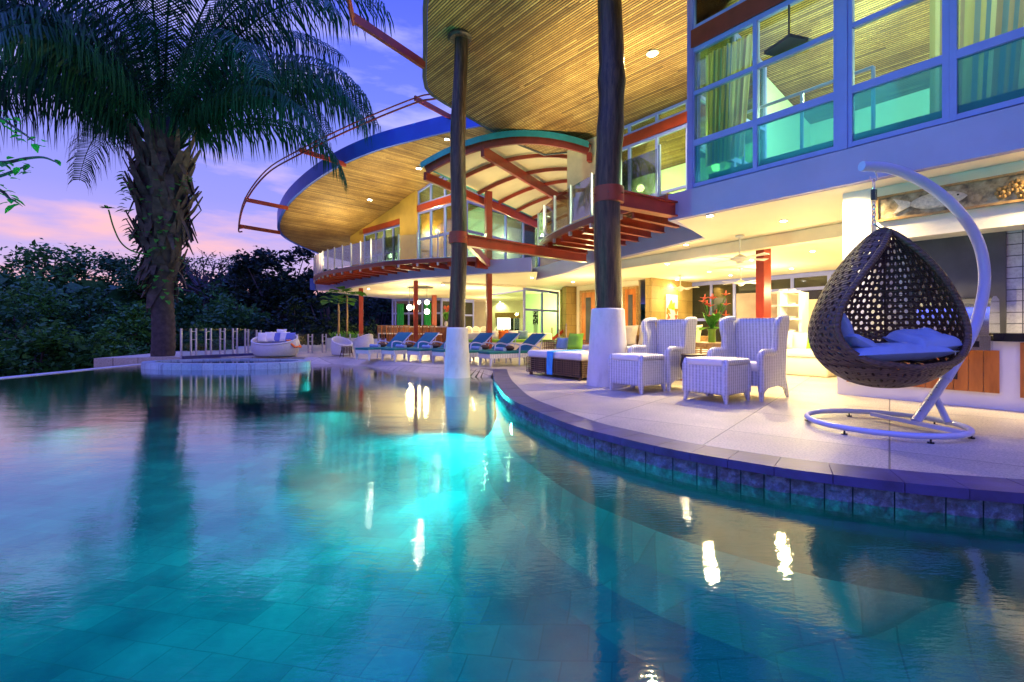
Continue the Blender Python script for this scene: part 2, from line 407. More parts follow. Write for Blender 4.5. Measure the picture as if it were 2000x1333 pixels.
# ================================================================== ground, pool, deck
WZ = -0.18
g = MB(); 
def terr(x, y):
    return -4.2 + .35*mnoise.noise(V(x*.05, y*.05, 0))
g.grid(lambda u, v: ((u-.5)*900, (v-.25)*900, terr((u-.5)*900, (v-.25)*900)), 60, 60)
m_ground = M_plain('jungle_floor', (.025,.04,.018), .95, var=.4, nscale=.5, bump=.4, bscale=4)
struct('ground', g, m_ground)
# right hand coping, pool side edge (world x, y)
cop = [(-.44,11.9),(-.38,10.4),(-.31,9.2),(-.23,8.43),(-.04,6.95),(.25,5.97),(.63,4.97),(.96,4.45),(1.31,3.99),(1.65,3.68),(2.06,3.37),(2.6,3.10),(3.1,2.93),(3.9,2.75),(5.0,2.65),(6.5,2.62),(9.0,2.7)]
def catmull(P, k=6):
    P = [Vector(p) for p in P]; out = []
    for i in range(len(P)-1):
        p0 = P[i-1] if i else P[0]*2-P[1]; p1 = P[i]; p2 = P[i+1]; p3 = P[i+2] if i+2 < len(P) else P[-1]*2-P[-2]
        for j in range(k):
            t = j/k
            out.append(.5*((2*p1)+(-p0+p2)*t+(2*p0-5*p1+4*p2-p3)*t*t+(-p0+3*p1-3*p2+p3)*t**3))
    out.append(P[-1]); return out
copc = catmull([V(a,b,0) for a,b in cop], 8)
def offset(P, d):
    out = []
    for i, p in enumerate(P):
        t = (P[min(i+1,len(P)-1)] - P[max(i-1,0)]).normalized(); out.append(p + V(-t.y, t.x, 0)*d)
    return out
inn = offset(copc, .30)
if (inn[60]-V(9,9,0)).length > (copc[60]-V(9,9,0)).length: inn = offset(copc, -.30); sgn = -1
else: sgn = 1
far_edge = [(-5.5,15.95),(-4.2,14.9),(-3.0,13.6),(-1.85,12.7),(-.96,12.0)]
# deck: one sheet, its pool side lip falls to the water at the far shallow end
deckpoly = [(-13.5,15.6),(-11.6,16.4),(-8.6,16.4),(-6.9,16.2)] + far_edge + [(p.x,p.y) for p in inn[2:]] + [(40,2.7),(40,50),(-13,50),(-14.5,24)]
dm = MB(); dm.prism(deckpoly, -.35, 0.0)
deck = struct('deck', dm, m_deck)
lip = MB(); fe = catmull([V(a,b,0) for a,b in [(-6.9,16.2)] + far_edge + [(-.42,11.85)]], 6)
for i in range(len(fe)-1):
    a, b = fe[i], fe[i+1]; t = (b-a).normalized(); o = V(t.y, -t.x, 0)*-1
    o = V(-t.y, t.x, 0)
    if o.y > 0: o = -o
    lip.add([(a.x,a.y,.003),(b.x,b.y,.003),(b.x+o.x*.45,b.y+o.y*.45,-.20),(a.x+o.x*.45,a.y+o.y*.45,-.20)], [(0,1,2,3)])
struct('deck_beach_entry', lip, m_deck)
# coping slabs, each one a stone of the kerb
m_cop = M_plain('slate_coping', (.035,.036,.14), .4, var=.35, nscale=5, bump=.35, bscale=50)
cb = MB(); i = 2; cut = offset(copc, -.03*sgn)
while i < len(copc)-5:
    for k in range(5):
        a0, a1 = cut[i+k], cut[i+k+1]; b0, b1 = inn[i+k], inn[i+k+1]
        if k == 0: a0 = a0.lerp(a1, .03); b0 = b0.lerp(b1, .03)
        if k == 4: a1 = a0.lerp(a1, .97); b1 = b0.lerp(b1, .97)
        cb.prism([(a0.x,a0.y),(a1.x,a1.y),(b1.x,b1.y),(b0.x,b0.y)], -.062, .004)
    i += 5
struct('coping', cb, m_cop)
# pool wall faced with split stone blocks
def M_block():
    t = NTree('split_stone'); vec = t.coords(); f = t.noise(vec, 16, 8, .78); oi = t.noise(vec, 2.5, 2)
    c = t.mix(.38, t.ramp(f, [(.36, (.008,.016,.03)), (.5, (.05,.11,.20)), (.62, (.20,.32,.48))]), t.ramp(oi, [(.45, (.16,.26,.32)), (.62, (.13,.10,.07))]))
    t.link(c, t.b.inputs['Base Color']); t.b.inputs['Roughness'].default_value = .6; t.bump(f, .9, .03); return t.m
m_block = M_block()
bk = MB(); acc = 0; wall_in = offset(copc, .02*sgn)
pos = [0.0]
for a, b in zip(wall_in, wall_in[1:]): pos.append(pos[-1] + (b-a).length)
def along(P, pos, s):
    for k in range(len(pos)-1):
        if pos[k+1] >= s:
            f = (s-pos[k])/max(1e-6, pos[k+1]-pos[k]); p = P[k].lerp(P[k+1], f); return p, (P[k+1]-P[k]).normalized()
    return P[-1], (P[-1]-P[-2]).normalized()
for row, (za, zb) in enumerate([(-.26,-.066)]):
    s = .1*row
    while s < pos[-1]-.4:
        L = random.uniform(.15, .29); a, t = along(wall_in, pos, s+.004); b, _ = along(wall_in, pos, s+L-.004)
        o = V(-t.y, t.x, 0)*sgn; out = random.uniform(-.012, .012)
        nseg = 5; 
        # rough front face
        def fn(u, v, a=a, b=b, o=o, out=out, sd=s, za=za, zb=zb):
            p = a.lerp(b, u); e = min(1, 6*min(u, 1-u)) * min(1, 6*min(v, 1-v))
            d = out*0 + mnoise.noise(V(sd*5+u*7, v*7, row+9))*.010*e + (-.018 + mnoise.noise(V(sd*9+u*2.2, v*2.2, row))*.030 + out)*e
            return (p.x + o.x*d, p.y + o.y*d, za + (zb-za)*v)
        bk.grid(fn, 12, 9)
        s += L
struct('pool_wall', bk, m_block)
bk2 = MB(); w2 = offset(copc, .035*sgn)
for a, b in zip(w2, w2[1:]): bk2.add([(a.x,a.y,-.75),(b.x,b.y,-.75),(b.x,b.y,-.05),(a.x,a.y,-.05)], [(0,1,2,3)])
cv = MB(); prof_c = [(-.0,-.74),(.10,-1.02),(.30,-1.25),(.65,-1.40),(1.2,-1.50),(2.0,-1.548),(2.3,-1.56)]; cvl = [[p + V(0,0,z) for p in offset(copc, (.035-d_)*sgn)] for d_, z in prof_c]
nc = len(copc)-9
for r_ in range(len(cvl)-1):
    for i in range(14, nc): cv.add([cvl[r_+1][i],cvl[r_+1][i+1],cvl[r_][i+1],cvl[r_][i]], [(0,1,2,3)])
m_poolt = None
def M_pool():
    t = NTree('pool_tile'); vec = t.coords((1,1,1), (0,0,math.radians(12)))
    br = t.new('ShaderNodeTexBrick', offset=.5); br.inputs['Scale'].default_value = 1.0
    br.inputs['Brick Width'].default_value = .36; br.inputs['Row Height'].default_value = .36; br.inputs['Mortar Size'].default_value = .006
    br.inputs['Color1'].default_value = (.014,.130,.165,1); br.inputs['Color2'].default_value = (.032,.20,.22,1); br.inputs['Mortar'].default_value = (.017,.125,.145,1)
    nn_ = t.new('ShaderNodeTexNoise'); nn_.inputs['Scale'].default_value = 1.6; t.link(vec, nn_.inputs['Vector']); ad = t.new('ShaderNodeVectorMath', operation='MULTIPLY_ADD'); t.link(nn_.outputs['Color'], ad.inputs[0]); ad.inputs[1].default_value = (.05,.05,.05); t.link(vec, ad.inputs[2]); t.link(ad.outputs[0], br.inputs['Vector']); n = t.noise(t.coords(), 1.1, 5, .6)
    c = t.mix(1.0, br.outputs['Color'], t.ramp(n, [(.34, (.5,.6,.68)), (.64, (1.25,1.2,1.1))]), 'MULTIPLY')
    t.link(c, t.b.inputs['Base Color']); t.b.inputs['Roughness'].default_value = .7; return t.m
m_pool = M_pool()
m_side = M_plain('deep_pool_stone', (.012,.07,.10), .7, var=.35, nscale=5, bump=.4, bscale=14)
struct('pool_side', bk2, m_side)
struct('pool_cove', cv, m_pool, smooth=True)
pf = MB()
fl = [(-11.7,15.4),(-10.5,16.3),(-6.9,16.3)] + far_edge + [(p.x,p.y) for p in copc[4:]] + [(9,-6),(-11.7,-6)]
pf.prism(fl, -1.7, -1.55)
struct('pool_floor', pf, m_pool)
pw = MB(); fls = fl[:3+len(far_edge)+1]
for a, b in zip(fls, fls[1:]): pw.add([(a[0],a[1],-1.6),(b[0],b[1],-1.6),(b[0],b[1],-.19),(a[0],a[1],-.19)], [(0,1,2,3)])
pw.box((9.1,-1.6,-.9),(.1,9,1.6)); pw.box((-1,-6.1,-.9),(21,.1,1.6))
struct('pool_shell', pw, m_pool)
# infinity edge
ie = MB(); ie.box((-11.85,4.9,-.9),(.32,21.8,1.47)); 
m_edge = M_plain('edge_stone', (.42,.44,.48), .4, var=.2, nscale=3)
struct('infinity_edge', ie, m_edge)
# water surface: clear body with a Fresnel mirror on top and slow long-exposure ripples
def M_water():
    t = NTree('water'); tr = t.new('ShaderNodeBsdfTransparent'); tr.inputs['Color'].default_value = (.18,.70,.70,1)
    gl = t.new('ShaderNodeBsdfGlossy'); gl.inputs['Roughness'].default_value = .035
    fr = t.new('ShaderNodeFresnel'); fr.inputs['IOR'].default_value = 1.5
    tc = t.coords((1.0,2.6,1.0), (0,0,math.radians(8))); n1 = t.noise(tc, 1.3, 2, .5); n2 = t.noise(tc, 16, 3, .55)
    h = t.math('ADD', t.math('MULTIPLY', n1, 1.0), t.math('MULTIPLY', n2, .30))
    b = t.new('ShaderNodeBump'); b.inputs['Strength'].default_value = .029; b.inputs['Distance'].default_value = .12; t.link(h, b.inputs['Height'])
    t.link(b.outputs[0], gl.inputs['Normal']); t.link(b.outputs[0], fr.inputs['Normal'])
    f = t.math('MULTIPLY', fr.outputs[0], 1.6)
    f = t.math('MINIMUM', f, 1.0)
    mx = t.new('ShaderNodeMixShader'); t.link(f, mx.inputs[0]); t.link(tr.outputs[0], mx.inputs[1]); t.link(gl.outputs[0], mx.inputs[2])
    t.link(mx.outputs[0], t.out.inputs['Surface']); return t.m
m_water = M_water()
wm = MB(); wp = [(-11.72,15.4),(-10.5,16.4),(-6.9,16.35)] + [(a,b+.1) for a,b in far_edge] + [(p.x,p.y) for p in w2[4:]] + [(9,-6),(-11.72,-6)]
wm.add([(p[0],p[1],WZ) for p in (wp[::-1] if sum(a[0]*b[1]-b[0]*a[1] for a, b in zip(wp, wp[1:]+wp[:1])) < 0 else wp)], [tuple(range(len(wp)))])
struct('water', wm, m_water)
# round spa ring
spc = V(-8.55,14.55,0); rg = MB()
def ell(a, b, n=72): return [V(spc.x + a*math.cos(2*PI*k/n), spc.y + b*math.sin(2*PI*k/n), 0) for k in range(n)]
eo, ei = ell(2.45,1.22), ell(2.1,.92); n = len(eo)
vs = []
for (E_, z) in ((eo,-.9),(eo,-.06),(eo,-.01),(ei,-.01),(ei,-.9)): vs += [(p.x,p.y,z) for p in (E_ if z != -.01 or E_ is ei else ell(2.43,1.20))]
rg.add(vs, [(r*n+k, r*n+(k+1)%n, (r+1)*n+(k+1)%n, (r+1)*n+k) for r in range(4) for k in range(n)])
m_spa = M_tiles('spa_mosaic', (.22,.36,.46), (.34,.46,.52), (.18,.26,.32), 1, bw=.3, bh=.3, rough=.45)
solo('spa_tub', rg, m_spa, 'low oval spa ring faced in blue grey stone at the far end of the pool', 'spa tub', smooth=True)
sw = MB(); sw.add([(p.x,p.y,-.05) for p in ei], [tuple(range(n))]); struct('spa_water', sw, m_water)
# underwater lamps: one glows under the near kerb, unseen others added to spread the glow
for (x, y, z, tx, ty, pwr) in ((-.30,6.9,-.35,-6,5.5,640), (-5.5,15.0,-.7,-5,8,260), (-1.5,11.9,-.7,-2.5,6,1500), (-11.5,1.5,-.5,-4,5.5,2600), (-8,-5.8,-.5,-5,1,1300), (-11.5,12.5,-.6,-7,9,140)):
    lamp('SPOT', (x,y,z), pwr*1.35, (.10,1.0,.88), .15, (tx,ty,-1.3), 150, .9)
uwl = MB(); uwl.lathe([(.0,0),(.085,0),(.10,.02),(.10,.05)], (0,0,0), 20); uwl.xf(Matrix.Translation((0.0,6.93,-.45)) @ (V(-.9,-.35,.05)).to_track_quat('-Z','Y').to_matrix().to_4x4())
solo('pool_light', uwl, M_emit('pool_lamp_glass', (.9,1,.85), 30), 'glowing round lamp under water on the curved stone pool wall', 'pool light')
# ================================================================== the house
house = thing('villa', 'modern tropical villa with curved bamboo lined roofs, white slabs and lit glass rooms', 'house', (3,14,0))
CZ = 3.08; SZ = 3.59            # underside and top of the first floor slab
def roof2(x, y): return 6.82 + .216*(10.97 - (NX*x + NY*y))
def roof1(x, y):
    dx, dy = x + 4.24, y - 22.1
    return 7.25 + .19*(.7071*dx - .7071*dy) + .10*(-.7071*dx - .7071*dy)
far_front = catmull([V(a,b,0) for a,b in [(-11,26.9),(-10.2,26.8),(-9.3,26.3),(-7.8,24.2),(-6.1,22.3),(-4.3,20.6),(-2.5,19.5),(-.8,18.5),(.71,17.85)]], 5)
notch = catmull([V(a,b,0) for a,b in [(.89,21.1),(1.5,19.8),(2.04,18.2),(2.55,15.7),(3.33,14.0),(4.48,11.03)]], 4)
A = NT(8.10, 5.72); 
slab_poly = [NT(8.1,-6)[:2], A[:2]] + [p[:2] for p in notch[::-1]] + [p[:2] for p in far_front[::-1]] + [(-10.2,31.7),(-8.9,35.2),(-4,43),(14,43),(26,20),(24,-2)]
s = MB(); s.prism(slab_poly, CZ, SZ)
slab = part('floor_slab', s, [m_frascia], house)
c2 = MB(); inner = [NT(8.2,-6)[:2], NT(8.22,5.6)[:2], (4.50,11.25),(3.5,14.05),(2.7,15.9),(2.15,18.3),(1.05,21.2),(.95,18.0),(-.8,18.75),(-2.5,19.75),(-4.2,20.85),(-6.0,22.6),(-7.7,24.5),(-9.2,26.6),(-10.8,27.2),(-10.0,31.6),(-8.7,35.0),(-4,42.5),(14,42.5),(25.5,20),(23.5,-2)]
c2.add([(p[0],p[1],CZ-.006) for p in inner], [tuple(range(len(inner)))])
part('ceiling', c2, m_ceiling, house)
bc = MB(); bc.box((-11.05,27.0,3.40),(.28,.5,.62)); part('blue_end_cap', bc, m_blue, house)
# sliding door header beams below the ceiling
hb = MB(); hb.beam(V(3.15,15.4,2.93), V(6.62,9.6,2.93), .22, .26); hb.beam(V(6.62,9.6,2.93), V(10.5,3.1,2.93), .22, .26)
part('header_beam', hb, m_cream, house)
hb = MB(); hb.beam(V(-1.3,27.6,2.98), V(.61,24.1,2.98), .16, .2); hb.beam(V(-3.2,22.0,3.03), V(.6,24.0,3.03), .12, .1); part('header_beam', hb, m_cream, house)
# ---------------- near roof
r2o = [(6.0,-6.0),(4.5,2.2),(2,5.2),(0,7.6),(-1.3,9.2),(-1.75,10.0),(-1.95,10.8),(-2.2,12.2),(-2.42,13.3),(-2.45,13.75),(-2.33,14.05),(-2.0,14.35),(-.13,15.85),(1.1,16.4),(1.96,15.9)]
roof2_poly = r2o + [(5.2,20.5),(10,24),(20,14),(26,4),(22,-8)]
s = MB(); s.prism(roof2_poly, roof2, lambda x, y: roof2(x, y)+.32); nroof = part('near_roof', s, m_blue, house)
s = MB()
ins = [V(*p,0) for p in roof2_poly]; cen = V(9,9,0)
ins = [p + (cen-p).normalized()*.07 for p in ins]
s.add([(p.x,p.y,roof2(p.x,p.y)-.012) for p in ins], [tuple(range(len(ins)))])
part('bamboo_soffit', s, M_B2, nroof)
s = MB(); s.tube([(p[0],p[1],roof2(*p)+.0) for p in r2o], .05, 6); part('soffit_rim', s, m_slate, nroof)
# ---------------- far roof
r1o = catmull([V(a,b,0) for a,b in [(-11.2,29.5),(-12.15,27.2),(-12.2,25.3),(-10.9,23.1),(-9.2,21.3),(-7.2,19.75),(-5.3,18.75),(-3.6,18.2),(-2.36,17.85),(-1.1,17.6)]], 6)
roof1_poly = [p[:2] for p in r1o] + [(.3,18.3),(1.8,20.3),(3.4,26),(1,33),(-7,34)]
s = MB(); s.prism(roof1_poly, roof1, lambda x, y: roof1(x, y)+.25); froof = part('far_roof', s, m_blue, house)
s = MB(); cen = V(-4,26,0); ins = [V(*p,0) for p in roof1_poly]; ins = [p+(cen-p).normalized()*.08 for p in ins]
s.add([(p.x,p.y,roof1(p.x,p.y)-.012) for p in ins], [tuple(range(len(ins)))]); part('bamboo_soffit', s, M_B1, froof)
s = MB(); vs = []; fs = []
for p in r1o: vs += [(p.x,p.y,roof1(p.x,p.y)-.03),(p.x,p.y,roof1(p.x,p.y)+.60)]
o2 = offset(r1o, -.05)
if (o2[10]-V(-4,26,0)).length < (r1o[10]-V(-4,26,0)).length: o2 = offset(r1o, .05)
for p, q in zip(r1o, o2): vs += [(q.x,q.y,roof1(p.x,p.y)-.03),(q.x,q.y,roof1(p.x,p.y)+.60)]
m_ = len(r1o)
for i in range(m_-1):
    fs.append((2*i,2*i+1,2*i+3,2*i+2)); k = 2*m_+2*i; fs.append((k,k+2,k+3,k+1))
    fs.append((2*i,2*i+2,k+2,k)); fs.append((2*i+1,k+1,k+3,2*i+3))
s.add(vs, fs); part('blue_fascia', s, m_blue, froof)
# red steel outrigger frames beyond the eaves
outr = [((547,455),24.9,(468,442)),((562,407),22.7,(478,390)),((675,322),19.5,(585,293)),((885,232),17.9,(810,192))]
ends = []
for (ip, Y, op) in outr:
    a = W(*ip, Y); zz = a.z; Yo = (zz-H)*F/(HY-op[1]); b = V((op[0]-1000)/F*Yo, Yo, zz); og = MB(); og.beam(a, b, .07, .17); ends.append(b); part('outrigger_beam', og, m_red, froof)
og = MB(); cur = catmull([ends[0]+V(.0,.25,-.05), ends[0]+V(-.05,0,.0), ends[1], W(520,333,19.9), ends[2], W(700,237,16.9), ends[3], W(850,183,15.8), W(930,168,15.2)], 5)
og.tube(cur, .028, 6); og.tube([p + V(0,0,-.17) for p in cur], .034, 6); part('outrigger_rail', og, m_dkred, froof)
og = MB(); a = W(828,127,12.6); b = V((690-1000)/F*11.0, 11.0, H+(HY-35)/F*11.0); og.beam(a, b, .1, .2)
part('outrigger_beam', og, m_dkred, nroof)
og = MB(); cur = catmull([b, b+V(.12,-.7,.12), b+V(.6,-2.6,.42), b+V(1.8,-5,.7)], 5); og.tube(cur, .05, 6); og.tube([p+V(0,0,-.16) for p in cur], .04, 6); part('outrigger_rail', og, m_dkred, nroof)

# ---------------- log columns
def log_col(p, zb, zt, rb, rm, rt, lean, basez, wt, wb, bandz):
    t = MB(); pts = []; rs = []
    N = 22
    for i in range(N+1):
        f = i/N; z = basez-.05 + (zt-basez+.05)*f
        x = p[0] + lean[0]*f + .03*math.sin(f*9+p[1]); y = p[1] + lean[1]*f + .02*math.cos(f*7)
        r = rb + (rt-rb)*f
        for kz, kr in rm:
            r += kr*math.exp(-((z-kz)/.13)**2)
        pts.append((x,y,z)); rs.append(r)
    t.tube(pts, rs, 20); c = part('log_column', t, m_log, house, smooth=True)
    b = MB(); b.lathe([(wb,zb),(wb,zb+.02),(wt,basez-.02),(wt-.02,basez),(.05,basez)], (p[0],p[1],0), 32); part('column_base', b, m_plaster, c, smooth=True)
    f = (bandz-basez)/(zt-basez); r = rb + (rt-rb)*f
    b = MB(); b.lathe([(r+.005,-.14),(r+.035,-.135),(r+.035,.135),(r+.005,.14)], (p[0]+lean[0]*f,p[1]+lean[1]*f,bandz), 24); sb_ = part('steel_band', b, m_red, c, smooth=True)
    for k in range(6):
        a = k*PI/3+.3; b = MB(); q = V(p[0]+lean[0]*f, p[1]+lean[1]*f, bandz); b.tube([q+V(math.cos(a),math.sin(a),0)*(r+.03), q+V(math.cos(a),math.sin(a),0)*(r+.055)], .016, 6); part('bolt', b, m_dkred, sb_)
    return c
c1 = log_col((-1.30,11.48), -.6, 7.93, .195, [(4.9,.03),(5.85,.05),(4.0,.02)], .16, (.07,.0), 1.0, .25, .335, 3.12)
b = MB(); b.lathe([(.05,0),(.30,0),(.30,-.05),(.25,-.09),(.05,-.09)], (-1.23,11.48,7.92), 28); part('soffit_collar', b, m_log, c1, smooth=True)
c2_ = log_col((1.67,8.43), 0, 7.6, .235, [(5.35,.035),(6.0,.025),(4.4,.02)], .205, (.06,.02), 1.33, .285, .365, 3.30)
# ---------------- steel beams and posts
b = MB(); b.beam(V(-1.25,11.5,3.09), V(2.2,14.55,3.09), .10, .26); b.beam(V(-1.25,11.5,3.21), V(2.2,14.55,3.21), .2, .03); b.beam(V(-1.25,11.5,2.97), V(2.2,14.55,2.97), .2, .03); part('steel_beam', b, m_red, house)
b = MB(); b.beam(V(1.72,8.45,3.27), V(3.12,9.33,3.27), .08, .24); b.beam(V(1.72,8.45,3.40), V(3.12,9.33,3.40), .2, .03); b.beam(V(1.72,8.45,3.14), V(3.12,9.33,3.14), .2, .03); part('steel_beam', b, m_red, house)
b = MB(); b.beam(V(-1.35,11.6,3.35), V(-.9,18.6,3.45), .12, .24); part('steel_beam', b, m_red, house)
for (px, Y, w_) in ((705,25.5,.22),(812,21.5,.18),(848,31,.28),(955,18.6,.20),(1491,11.3,.23),(1174,15.2,.16)):
    X = (px-1000)/F*Y; b = MB(); b.box((X,Y,(CZ-.01)/2), (w_,w_,CZ-.02), rz=.35, bev=.01); part('red_post', b, m_red, house)
b = MB(); b.box((-.92,18.9,4.95),(.24,.24,2.7), rz=.35); part('red_post', b, m_red, house)
# ---------------- balconies on joists
def balcony(rim, inner, joist_dir, jlen, nj, lab, spacing, frost=0, clip=None):
    R = catmull([V(a,b,0) for a,b in rim], 6)
    pos = [0.0]
    for a, b in zip(R, R[1:]): pos.append(pos[-1]+(b-a).length)
    m = MB(); 
    for a, b in zip(R, R[1:]): m.beam(a+V(0,0,3.56), b+V(0,0,3.56), .08, .15)
    bal = part(lab, m, m_dkred, house)
    d = MB(); poly = [p[:2] for p in R] + inner
    d.prism(poly, 3.645, 3.68); part('decking', d, m_decking, bal)
    for i in range(nj):
        p, t = along(R, pos, pos[-1]*(i+.5)/nj); d_ = V(*joist_dir,0).normalized()
        q = p + d_*jlen(i/nj)
        j = MB(); j.beam(p+V(0,0,3.44)+d_*.05, q+V(0,0,3.44), .05, .20); j.beam(p+V(0,0,3.35)+d_*.05, q+V(0,0,3.35), .12, .018); part('joist', j, m_red, bal)
    # decking battens seen from below
    b_ = MB()
    for k in range(1, 6):
        o_ = [p + V(*joist_dir,0).normalized()*(.25*k) for p in R]
        for a, b in zip(o_[::3], o_[3::3]): b_.beam(a+V(0,0,3.60), b+V(0,0,3.60), .16, .03)
    part('deck_board', b_, m_decking, bal)
    s_ = .15; rail = None; panes = MB(); fro = MB(); k = 0; prev = None
    lst = []
    while s_ < pos[-1]:
        p, t = along(R, pos, s_); lst.append((p, t)); s_ += spacing(s_/pos[-1])
    rm = MB(); rm.tube([p+V(0,0,3.66) for p in R], .02, 6); rail = part('balcony_rail', rm, m_metal, bal)
    for (p, t) in lst:
        posts = MB(); posts.box((p.x,p.y,4.10),(.045,.045,1.18), rz=math.atan2(t.y,t.x)); posts.box((p.x,p.y,3.45),(.07,.07,.14), rz=math.atan2(t.y,t.x)); part('rail_post', posts, m_metal, rail)
    for i in range(len(lst)-1):
        a, b = lst[i][0], lst[i+1][0]; d0 = (b-a).normalized()*.06
        (fro if i < frost else panes).beam(a+d0+V(0,0,4.17), b-d0+V(0,0,4.17), .012, .92)
    part('glass_panel', panes, m_clear, rail)
    if frost: part('frosted_panel', fro, m_frost, rail)
    return bal
bal1 = balcony([(-10.75,26.3),(-10.2,25.0),(-8.9,23.0),(-7.2,21.3),(-5.15,19.5),(-3.6,18.75),(-2.35,18.3),(-1.35,18.15)],
    [(-.8,18.9),(-2.5,19.9),(-4.3,21),(-6.1,22.8),(-7.8,24.7),(-9.3,26.8),(-10.6,27.2)], (.55,.83), lambda f: 1.5 if f > .25 else 1.4, 17, 'far_balcony', lambda f: .62 + .35*f, frost=5)
bal2 = balcony([(.83,15.75),(.95,14.6),(1.22,13.4),(1.60,12.3),(2.04,11.25),(2.5,10.45),(3.08,9.62)],
    [(3.35,9.75),(4.6,11.2),(3.5,14.1),(2.8,15.9)], (NX,NY), lambda f: 1.15+1.0*math.sin(f*PI), 11, 'near_balcony', lambda f: 1.05)
b = MB(); b.beam(V(.83,15.7,3.5), V(3.2,16.6,3.5), .1, .3); part('steel_beam', b, m_red, house)
b = MB(); b.beam(V(-1.35,18.15,3.45), V(-.7,18.9,3.45), .1, .42); part('steel_beam', b, m_red, house)

# ---------------- walls with windows
def on(p0, p1, f, z): return V(p0.x+(p1.x-p0.x)*f, p0.y+(p1.y-p0.y)*f, z)
def wallseg(name, p0, p1, z0, z1, mat, th=.14, parent=None, inn_=(0,1)):
    d = (p1-p0).normalized(); n_ = V(d.y,-d.x,0)*th/2
    m = MB(); m.prism([(p0+n_)[:2],(p1+n_)[:2],(p1-n_)[:2],(p0-n_)[:2]], z0, z1); return part(name, m, mat, parent or house)
def window(p0, p1, z0, z1, xs, zs, glass=None, fm=None, fw=.07, fd=.09, thick=(), name='window', low=None):
    """p0-p1 wall line; xs fractions of uprights, zs heights of rails; z1 may be a function of (x, y)"""
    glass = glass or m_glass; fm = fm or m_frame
    zt = z1 if callable(z1) else (lambda x, y: z1)
    L = (p1-p0).length; m = MB()
    for f in xs:
        p = on(p0,p1,f,0); w_ = fw*(1.9 if f in thick else 1.0); t = zt(p.x,p.y)
        m.beam(V(p.x,p.y,z0), V(p.x,p.y,t), w_, fd, up=(p1-p0).normalized().cross(V(0,0,1)))
    for z in zs:
        w_ = fw
        if isinstance(z, tuple): z, w_ = z
        # stop where the sloping top comes down
        a, b = 0.0, 1.0
        if callable(z1):
            while a < 1 and zt(*on(p0,p1,a,0)[:2]) < z: a += .02
            while b > 0 and zt(*on(p0,p1,b,0)[:2]) < z: b -= .02
        if b > a: m.beam(on(p0,p1,a,z), on(p0,p1,b,z), fd*.9, w_)
    N = 8
    for i in range(N): 
        pa, pb = on(p0,p1,i/N,0), on(p0,p1,(i+1)/N,0); m.beam(V(pa.x,pa.y,zt(pa.x,pa.y)-fw/2), V(pb.x,pb.y,zt(pb.x,pb.y)-fw/2), fd*.85, fw)
    fr = part(name, m, fm, house)
    g_ = MB(); d = (p1-p0).normalized(); n_ = V(d.y,-d.x,0)*.004; zz0 = z0+.01
    if low:
        g2 = MB(); g2.prism([(p0+n_)[:2],(p1+n_)[:2],(p1-n_)[:2],(p0-n_)[:2]], z0+.01, low-.001); part('lower_pane', g2, m_glasslow, fr); zz0 = low
    g_.prism([(p0+n_)[:2],(p1+n_)[:2],(p1-n_)[:2],(p0-n_)[:2]], zz0, (lambda x,y: zt(x,y)-.01)); part('window_pane', g_, glass, fr)
    return fr
# near upper room: facade line n = 8.17, corner at t = 5.22, runs toward and past the camera
r2t = lambda x, y: roof2(x, y) - .02
def FT(px): # t on the facade for a photo column
    a = (px-1000)/F; Y = 8.17/(NX*a+NY); X = a*Y; return -NY*X + NX*Y
ts = {k: FT(k) for k in (1356,1480,1645,1856)}
tR = ts[1856] - (ts[1645]-ts[1856])*1.0
P = lambda t, z=0.0, n=8.17: NT(n, t, z)
def facade(ta, tb, zs, extra=()):
    return window(P(ta), P(tb), SZ+.02, r2t, (0.005,)+tuple(extra)+(.995,), zs, glass=m_glassdeep, fw=.07, fd=.10, low=4.44)
facade(5.22, ts[1645]+.05, [SZ+.06,(4.44,.11),5.37,(6.18,.09),(6.58,.09),7.2], extra=((5.22-ts[1480])/(5.22-ts[1645]),))
b = MB(); b.beam(P(5.22,6.38), P(ts[1645]+.03,6.38), .16, .33); part('red_band', b, m_dkred, house)
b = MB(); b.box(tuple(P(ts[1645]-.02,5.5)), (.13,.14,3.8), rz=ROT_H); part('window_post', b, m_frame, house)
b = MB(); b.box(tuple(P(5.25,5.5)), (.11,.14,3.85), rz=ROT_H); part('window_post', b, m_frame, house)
facade(ts[1645]-.1, ts[1856]+.03, [SZ+.06,(4.44,.11),5.37,7.0])
facade(ts[1856]-.03, tR, [SZ+.06,(4.44,.11),6.9])
facade(tR-.04, tR-2.2, [SZ+.06,(4.44,.11),5.37])
# return wall of that room and recessed glass wall n = 10.97
window(NT(8.3,5.22), NT(10.9,5.22), SZ, r2t, (.0,.5,1), [(4.44,.1),5.37], glass=m_glass)
Q = lambda t, z=0.0: NT(10.97, t, z)
window(Q(5.3), Q(9.95), SZ, 6.2, (0,.2,.4,.6,.8,1), [SZ+.05,4.6,6.15], glass=m_glass)
window(Q(5.3), Q(9.95), 6.48, r2t, (0,.2,.4,.6,.8,1), [6.52], glass=m_glass)
b = MB(); b.beam(Q(5.3,6.34), Q(10.0,6.34), .16, .28); part('red_band', b, m_red, house)
b = MB(); b.box(tuple(Q(10.08,5.2)), (.22,.22,3.24), rz=ROT_H); part('red_post', b, m_dkred, house)
wallseg('tan_wall', Q(10.2), Q(11.45), SZ, r2t, m_tan, .2)
wallseg('side_wall', NT(10.97,11.5), NT(16,11.9), SZ, r2t, m_tan, .2)
